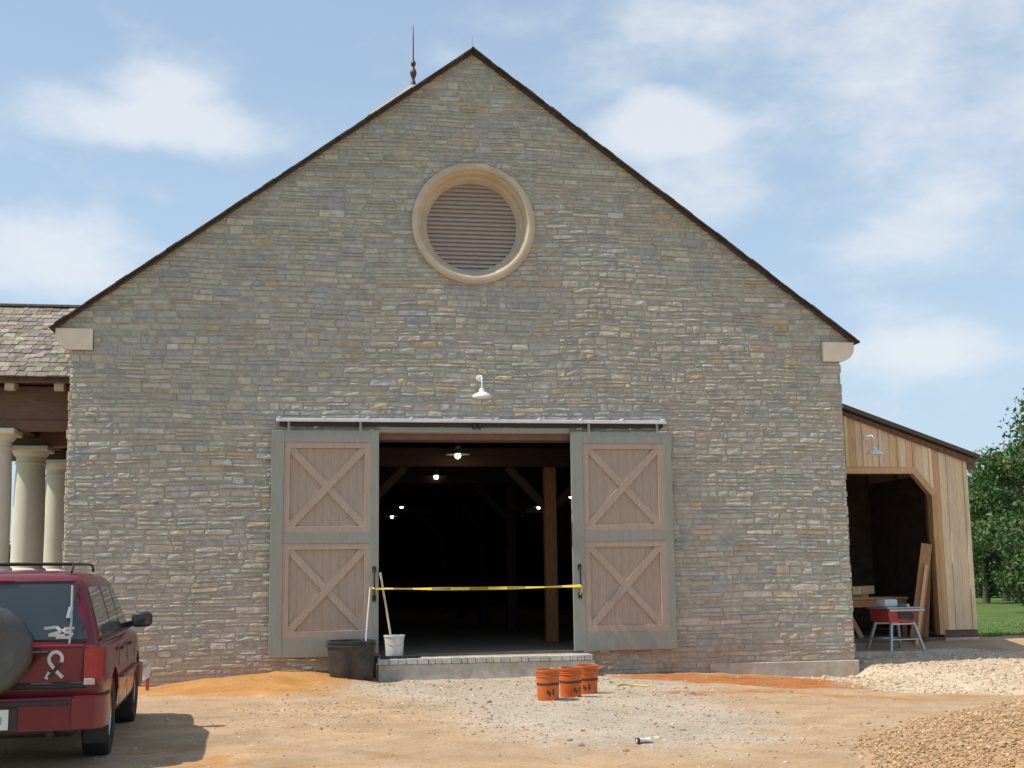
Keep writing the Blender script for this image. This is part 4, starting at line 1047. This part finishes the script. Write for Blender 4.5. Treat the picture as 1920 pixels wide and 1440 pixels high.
# ------------------------------------------------------------------ loose stones
def scatter(name, items, m_, parent=None, **tags):
    """items: (x, y, z, size, colour) -> lumpy little stones in one mesh"""
    t_ = (1+5**.5)/2
    base = np.array([(-1, t_, 0), (1, t_, 0), (-1, -t_, 0), (1, -t_, 0), (0, -1, t_), (0, 1, t_), (0, -1, -t_), (0, 1, -t_), (t_, 0, -1), (t_, 0, 1), (-t_, 0, -1), (-t_, 0, 1)])/math.sqrt(1+t_*t_)
    faces = np.array([(0, 11, 5), (0, 5, 1), (0, 1, 7), (0, 7, 10), (0, 10, 11), (1, 5, 9), (5, 11, 4), (11, 10, 2), (10, 7, 6), (7, 1, 8), (3, 9, 4), (3, 4, 2), (3, 2, 6), (3, 6, 8), (3, 8, 9), (4, 9, 5), (2, 4, 11), (6, 2, 10), (8, 6, 7), (9, 8, 1)])
    n = len(items); rg = np.random.default_rng(5)
    P_ = np.array([i[:3] for i in items]); S = np.array([i[3] for i in items]); C = np.array([i[4] for i in items])
    V = base[None]*(1+rg.uniform(-.28, .28, (n, 12, 1)))*np.stack([rg.uniform(.75, 1.35, n), rg.uniform(.75, 1.35, n), rg.uniform(.5, .9, n)], 1)[:, None]
    a = rg.uniform(0, 6.28, n); ca_, sa_ = np.cos(a)[:, None], np.sin(a)[:, None]
    V = np.stack([V[..., 0]*ca_-V[..., 1]*sa_, V[..., 0]*sa_+V[..., 1]*ca_, V[..., 2]+V[..., 0]*rg.uniform(-.35, .35, (n, 1))], -1)
    V = V*S[:, None, None]+P_[:, None]
    Fc = (faces[None]+(np.arange(n)*12)[:, None, None]).reshape(-1, 3)
    me = bpy.data.meshes.new(name); me.from_pydata(V.reshape(-1, 3).tolist(), [], Fc.tolist())
    ca = me.color_attributes.new('col', 'FLOAT_COLOR', 'POINT')
    ca.data.foreach_set('color', np.concatenate([np.repeat(C, 12, 0), np.ones((n*12, 1))], 1).astype(np.float32).ravel())
    me.materials.append(MATS[m_]); me.update()
    return link(name, me, parent, kind='stuff', **tags)
def inv(x, y): return heap(x, y) > .02
HP = [(.42, .265, .135), (.48, .315, .17), (.36, .215, .105), (.54, .38, .23), (.45, .275, .135), (.40, .285, .18)]
it = []
while len(it) < 34000:
    x, y = rnd.uniform(1.5, 6.4), rnd.uniform(-13.2, -7.2)
    h = heap(x, y)
    if h < .005 and rnd.random() > .08*math.exp(h): continue
    if h < .005 and math.hypot(x-6.3, y+12.1) > 4.8+abs(rnd.gauss(0, .25)): continue
    s = rnd.uniform(.007, .018)
    it.append((x, y, gh(x, y)+s*rnd.uniform(-.1, .6), s, jit(rnd.choice(HP), .22, .05)))
scatter('gravel_heap', it, 'pebble', label='heap of brown pea gravel at the front right corner', cat='gravel')
LP = [(.60, .465, .315), (.55, .42, .28), (.66, .54, .39), (.50, .38, .25), (.60, .44, .27)]
it = []
while len(it) < 16000:
    x, y = rnd.uniform(4.8, 13), rnd.uniform(-5.2, 2.2)
    if x < W+.1 and y > -.15: continue
    if y > 1.0 and x < 10: continue
    k = zones(x, y)[2]
    if rnd.random() > k: continue
    s = rnd.uniform(.006, .02) if rnd.random() < .96 else rnd.uniform(.02, .05)
    it.append((x, y, gh(x, y)+s*rnd.uniform(-.2, .4), s, jit(rnd.choice(LP), .14, .04)))
scatter('limestone_gravel', it, 'pebble', label='pale limestone gravel spread before the lean-to shed', cat='gravel')
YP = [(.48, .36, .23), (.52, .41, .28), (.42, .33, .23), (.47, .29, .15), (.55, .46, .35), (.34, .27, .20)]
it = []
while len(it) < 6000:
    x, y = rnd.uniform(-7, 6.2), rnd.uniform(-11.5, -.25)
    if y > -.65 and -1.75 < x < 1.95: continue
    if heap(x, y) > .02: continue
    g, r_, l_, o_, _g, _h = zones(x, y)
    k = .04+.5*g*(1-r_)+.6*math.exp(-((x+2.5)/1.1)**2-((y+5.6)/1.7)**2)
    if rnd.random() > k: continue
    s = rnd.uniform(.006, .016) if rnd.random() < .94 else rnd.uniform(.016, .034)
    it.append((x, y, gh(x, y)+s*rnd.uniform(-.35, .3), s, jit(rnd.choice(YP), .18, .05)))
scatter('yard_gravel', it, 'pebble', label='loose stones strewn over the bare dirt yard', cat='gravel')

# ------------------------------------------------------------------ trees
def tree(x, y, h, cr, label, tone=(.055, .095, .024), leaves=5200, low=.18, seed=1, leaf=.2, group='trees beyond the lawn'):
    rg = random.Random(seed); z0 = gh(x, y)
    t = thing('tree', label, 'tree', (x, y, z0-.05), 0, group)
    mb = MB(); tr = .018*h+.05
    top = Vector((rg.uniform(-.4, .4), rg.uniform(-.4, .4), h*.82)); trunk = [(0, 0, 0), (top.x*.2, top.y*.2, h*.22), (top.x*.5, top.y*.5, h*.5), tuple(top)]
    mb.tube(trunk, [tr*1.25, tr, tr*.7, tr*.15], 8)
    lobes = []
    for i in range(16):
        a = rg.uniform(0, 6.28); k = rg.uniform(low, .95); zz = h*k
        prof_ = math.sin(math.pi*min(1, max(.08, (k-low+.12)/(1.05-low+.12))))**.6
        rr = cr*prof_*rg.uniform(.35, .85); c_ = Vector((rr*math.cos(a), rr*math.sin(a), zz))
        b0 = Vector((top.x*k*.5, top.y*k*.5, max(h*.12, zz-rr*.8-.3)))
        mb.tube([b0, b0.lerp(c_, .5)+Vector((0, 0, .15)), c_], [tr*.45, tr*.28, tr*.08], 5); lobes.append((c_, cr*rg.uniform(.28, .48)))
    lobes.append((Vector((top.x, top.y, h*.9)), cr*.35))
    mb.build('trunk', 'bark', t, smooth=60)
    cv, cf, cc = [], [], []
    for i in range(leaves):
        c_, r_ = lobes[rg.randrange(len(lobes))]
        d = Vector((rg.gauss(0, 1), rg.gauss(0, 1), rg.gauss(0, .8))).normalized(); q = c_+d*r_*rg.uniform(.55, 1.08)*(1+.3*mn.noise(c_+d*1.7))
        if q.z < h*.06: continue
        u_ = Vector((rg.gauss(0, 1), rg.gauss(0, 1), rg.gauss(0, 1))).normalized(); v_ = u_.cross(d+Vector((rg.gauss(0, .5), rg.gauss(0, .5), rg.gauss(0, .5)))).normalized()
        s = leaf*rg.uniform(.5, 1.2); b = len(cv); k = tuple(max(.004, e*rg.uniform(.65, 1.4)) for e in tone)
        cv += [q-u_*s, q+v_*s*.55, q+u_*s, q-v_*s*.55]; cf.append((b, b+1, b+2, b+3)); cc += [(*k, 1)]*4
    me = bpy.data.meshes.new('crown'); me.from_pydata([tuple(v) for v in cv], [], cf)
    ca = me.color_attributes.new('col', 'FLOAT_COLOR', 'POINT'); ca.data.foreach_set('color', np.array(cc, dtype=np.float32).ravel())
    me.materials.append(MATS['leaf']); me.update(); link('crown', me, t)
    return t
# along the far edge of the lawn (compass rays right of the shed)
def far_pt(u, dist):
    d = sky_dir(u, 1075); d.z = 0; d.normalize(); return CX+d.x*dist, CY+d.y*dist
for i, (u, dist, h, cr, tone, lb) in enumerate([
    (1846, 62, 5.6, 2.0, (.055, .10, .032), 'bright green rounded tree right beside the shed corner'),
    (1884, 66, 6.2, 2.2, (.045, .085, .028), 'mid green tree with visible trunk beyond the lawn'),
    (1922, 58, 6.6, 2.2, (.065, .11, .032), 'light green tree beneath the tall dark one at the right edge'),
    (2006, 48, 7.4, 2.7, (.045, .078, .022), 'tall dark tree cut by the right edge of the photograph'),
    (1806, 74, 5.0, 2.2, (.045, .08, .034), 'tree showing only past the shed wall, farther back'),
    (1862, 80, 5.4, 2.6, (.045, .08, .038), 'small dark tree seen between two nearer trunks'),
    (1902, 84, 6.2, 2.9, (.042, .078, .038), 'dark tree farthest back behind the row'),
    (1950, 78, 6.8, 3.0, (.042, .078, .034), 'background tree behind the tall one at the right edge')]):
    x, y = far_pt(u, dist); tree(x, y, h, cr, lb, tuple(1.7*e for e in tone), 15000 if i < 4 else 8000, .1, 20+i, .11)  # leaf colours lightened to stand in for distance haze
for i, (u, dist, h, lb) in enumerate([(15, 120, 4.2, 'low pale tree far off between the porch columns'), (60, 135, 4.0, 'faint far tree behind the middle porch column'), (-40, 128, 5.0, 'far tree left of the porch')]):
    x, y = far_pt(u, dist); tree(x, y, h, 2.6, lb, (.06, .09, .035), 1800, .1, 60+i, .3, 'far trees behind the porch')
# grass tufts along the near edge of the lawn
gvv, gff, gcc = [], [], []
k = 0
while k < 9000:
    x, y = rnd.uniform(10.4, 26), rnd.uniform(2.2, 16)
    if zones(x, y)[4] < .45 or rnd.random() > math.exp(-(y-2)/7): continue
    z = gh(x, y); a = rnd.uniform(0, 6.28); h = rnd.uniform(.03, .08); w_ = .012; b = len(gvv)
    lx, ly = rnd.gauss(0, .05), rnd.gauss(0, .05)
    gvv += [(x-w_*math.cos(a), y-w_*math.sin(a), z-.01), (x+w_*math.cos(a), y+w_*math.sin(a), z-.01), (x+lx, y+ly, z+h)]; gff.append((b, b+1, b+2))
    gcc += [(*jit((.10, .17, .04), .3, .1), 1)]*3; k += 1
me = bpy.data.meshes.new('lawn_grass'); me.from_pydata(gvv, [], gff)
ca = me.color_attributes.new('col', 'FLOAT_COLOR', 'POINT'); ca.data.foreach_set('color', np.array(gcc, dtype=np.float32).ravel())
me.materials.append(MATS['grass']); link('lawn_grass', me, kind='stuff', label='mown green lawn grass right of the shed', cat='grass')
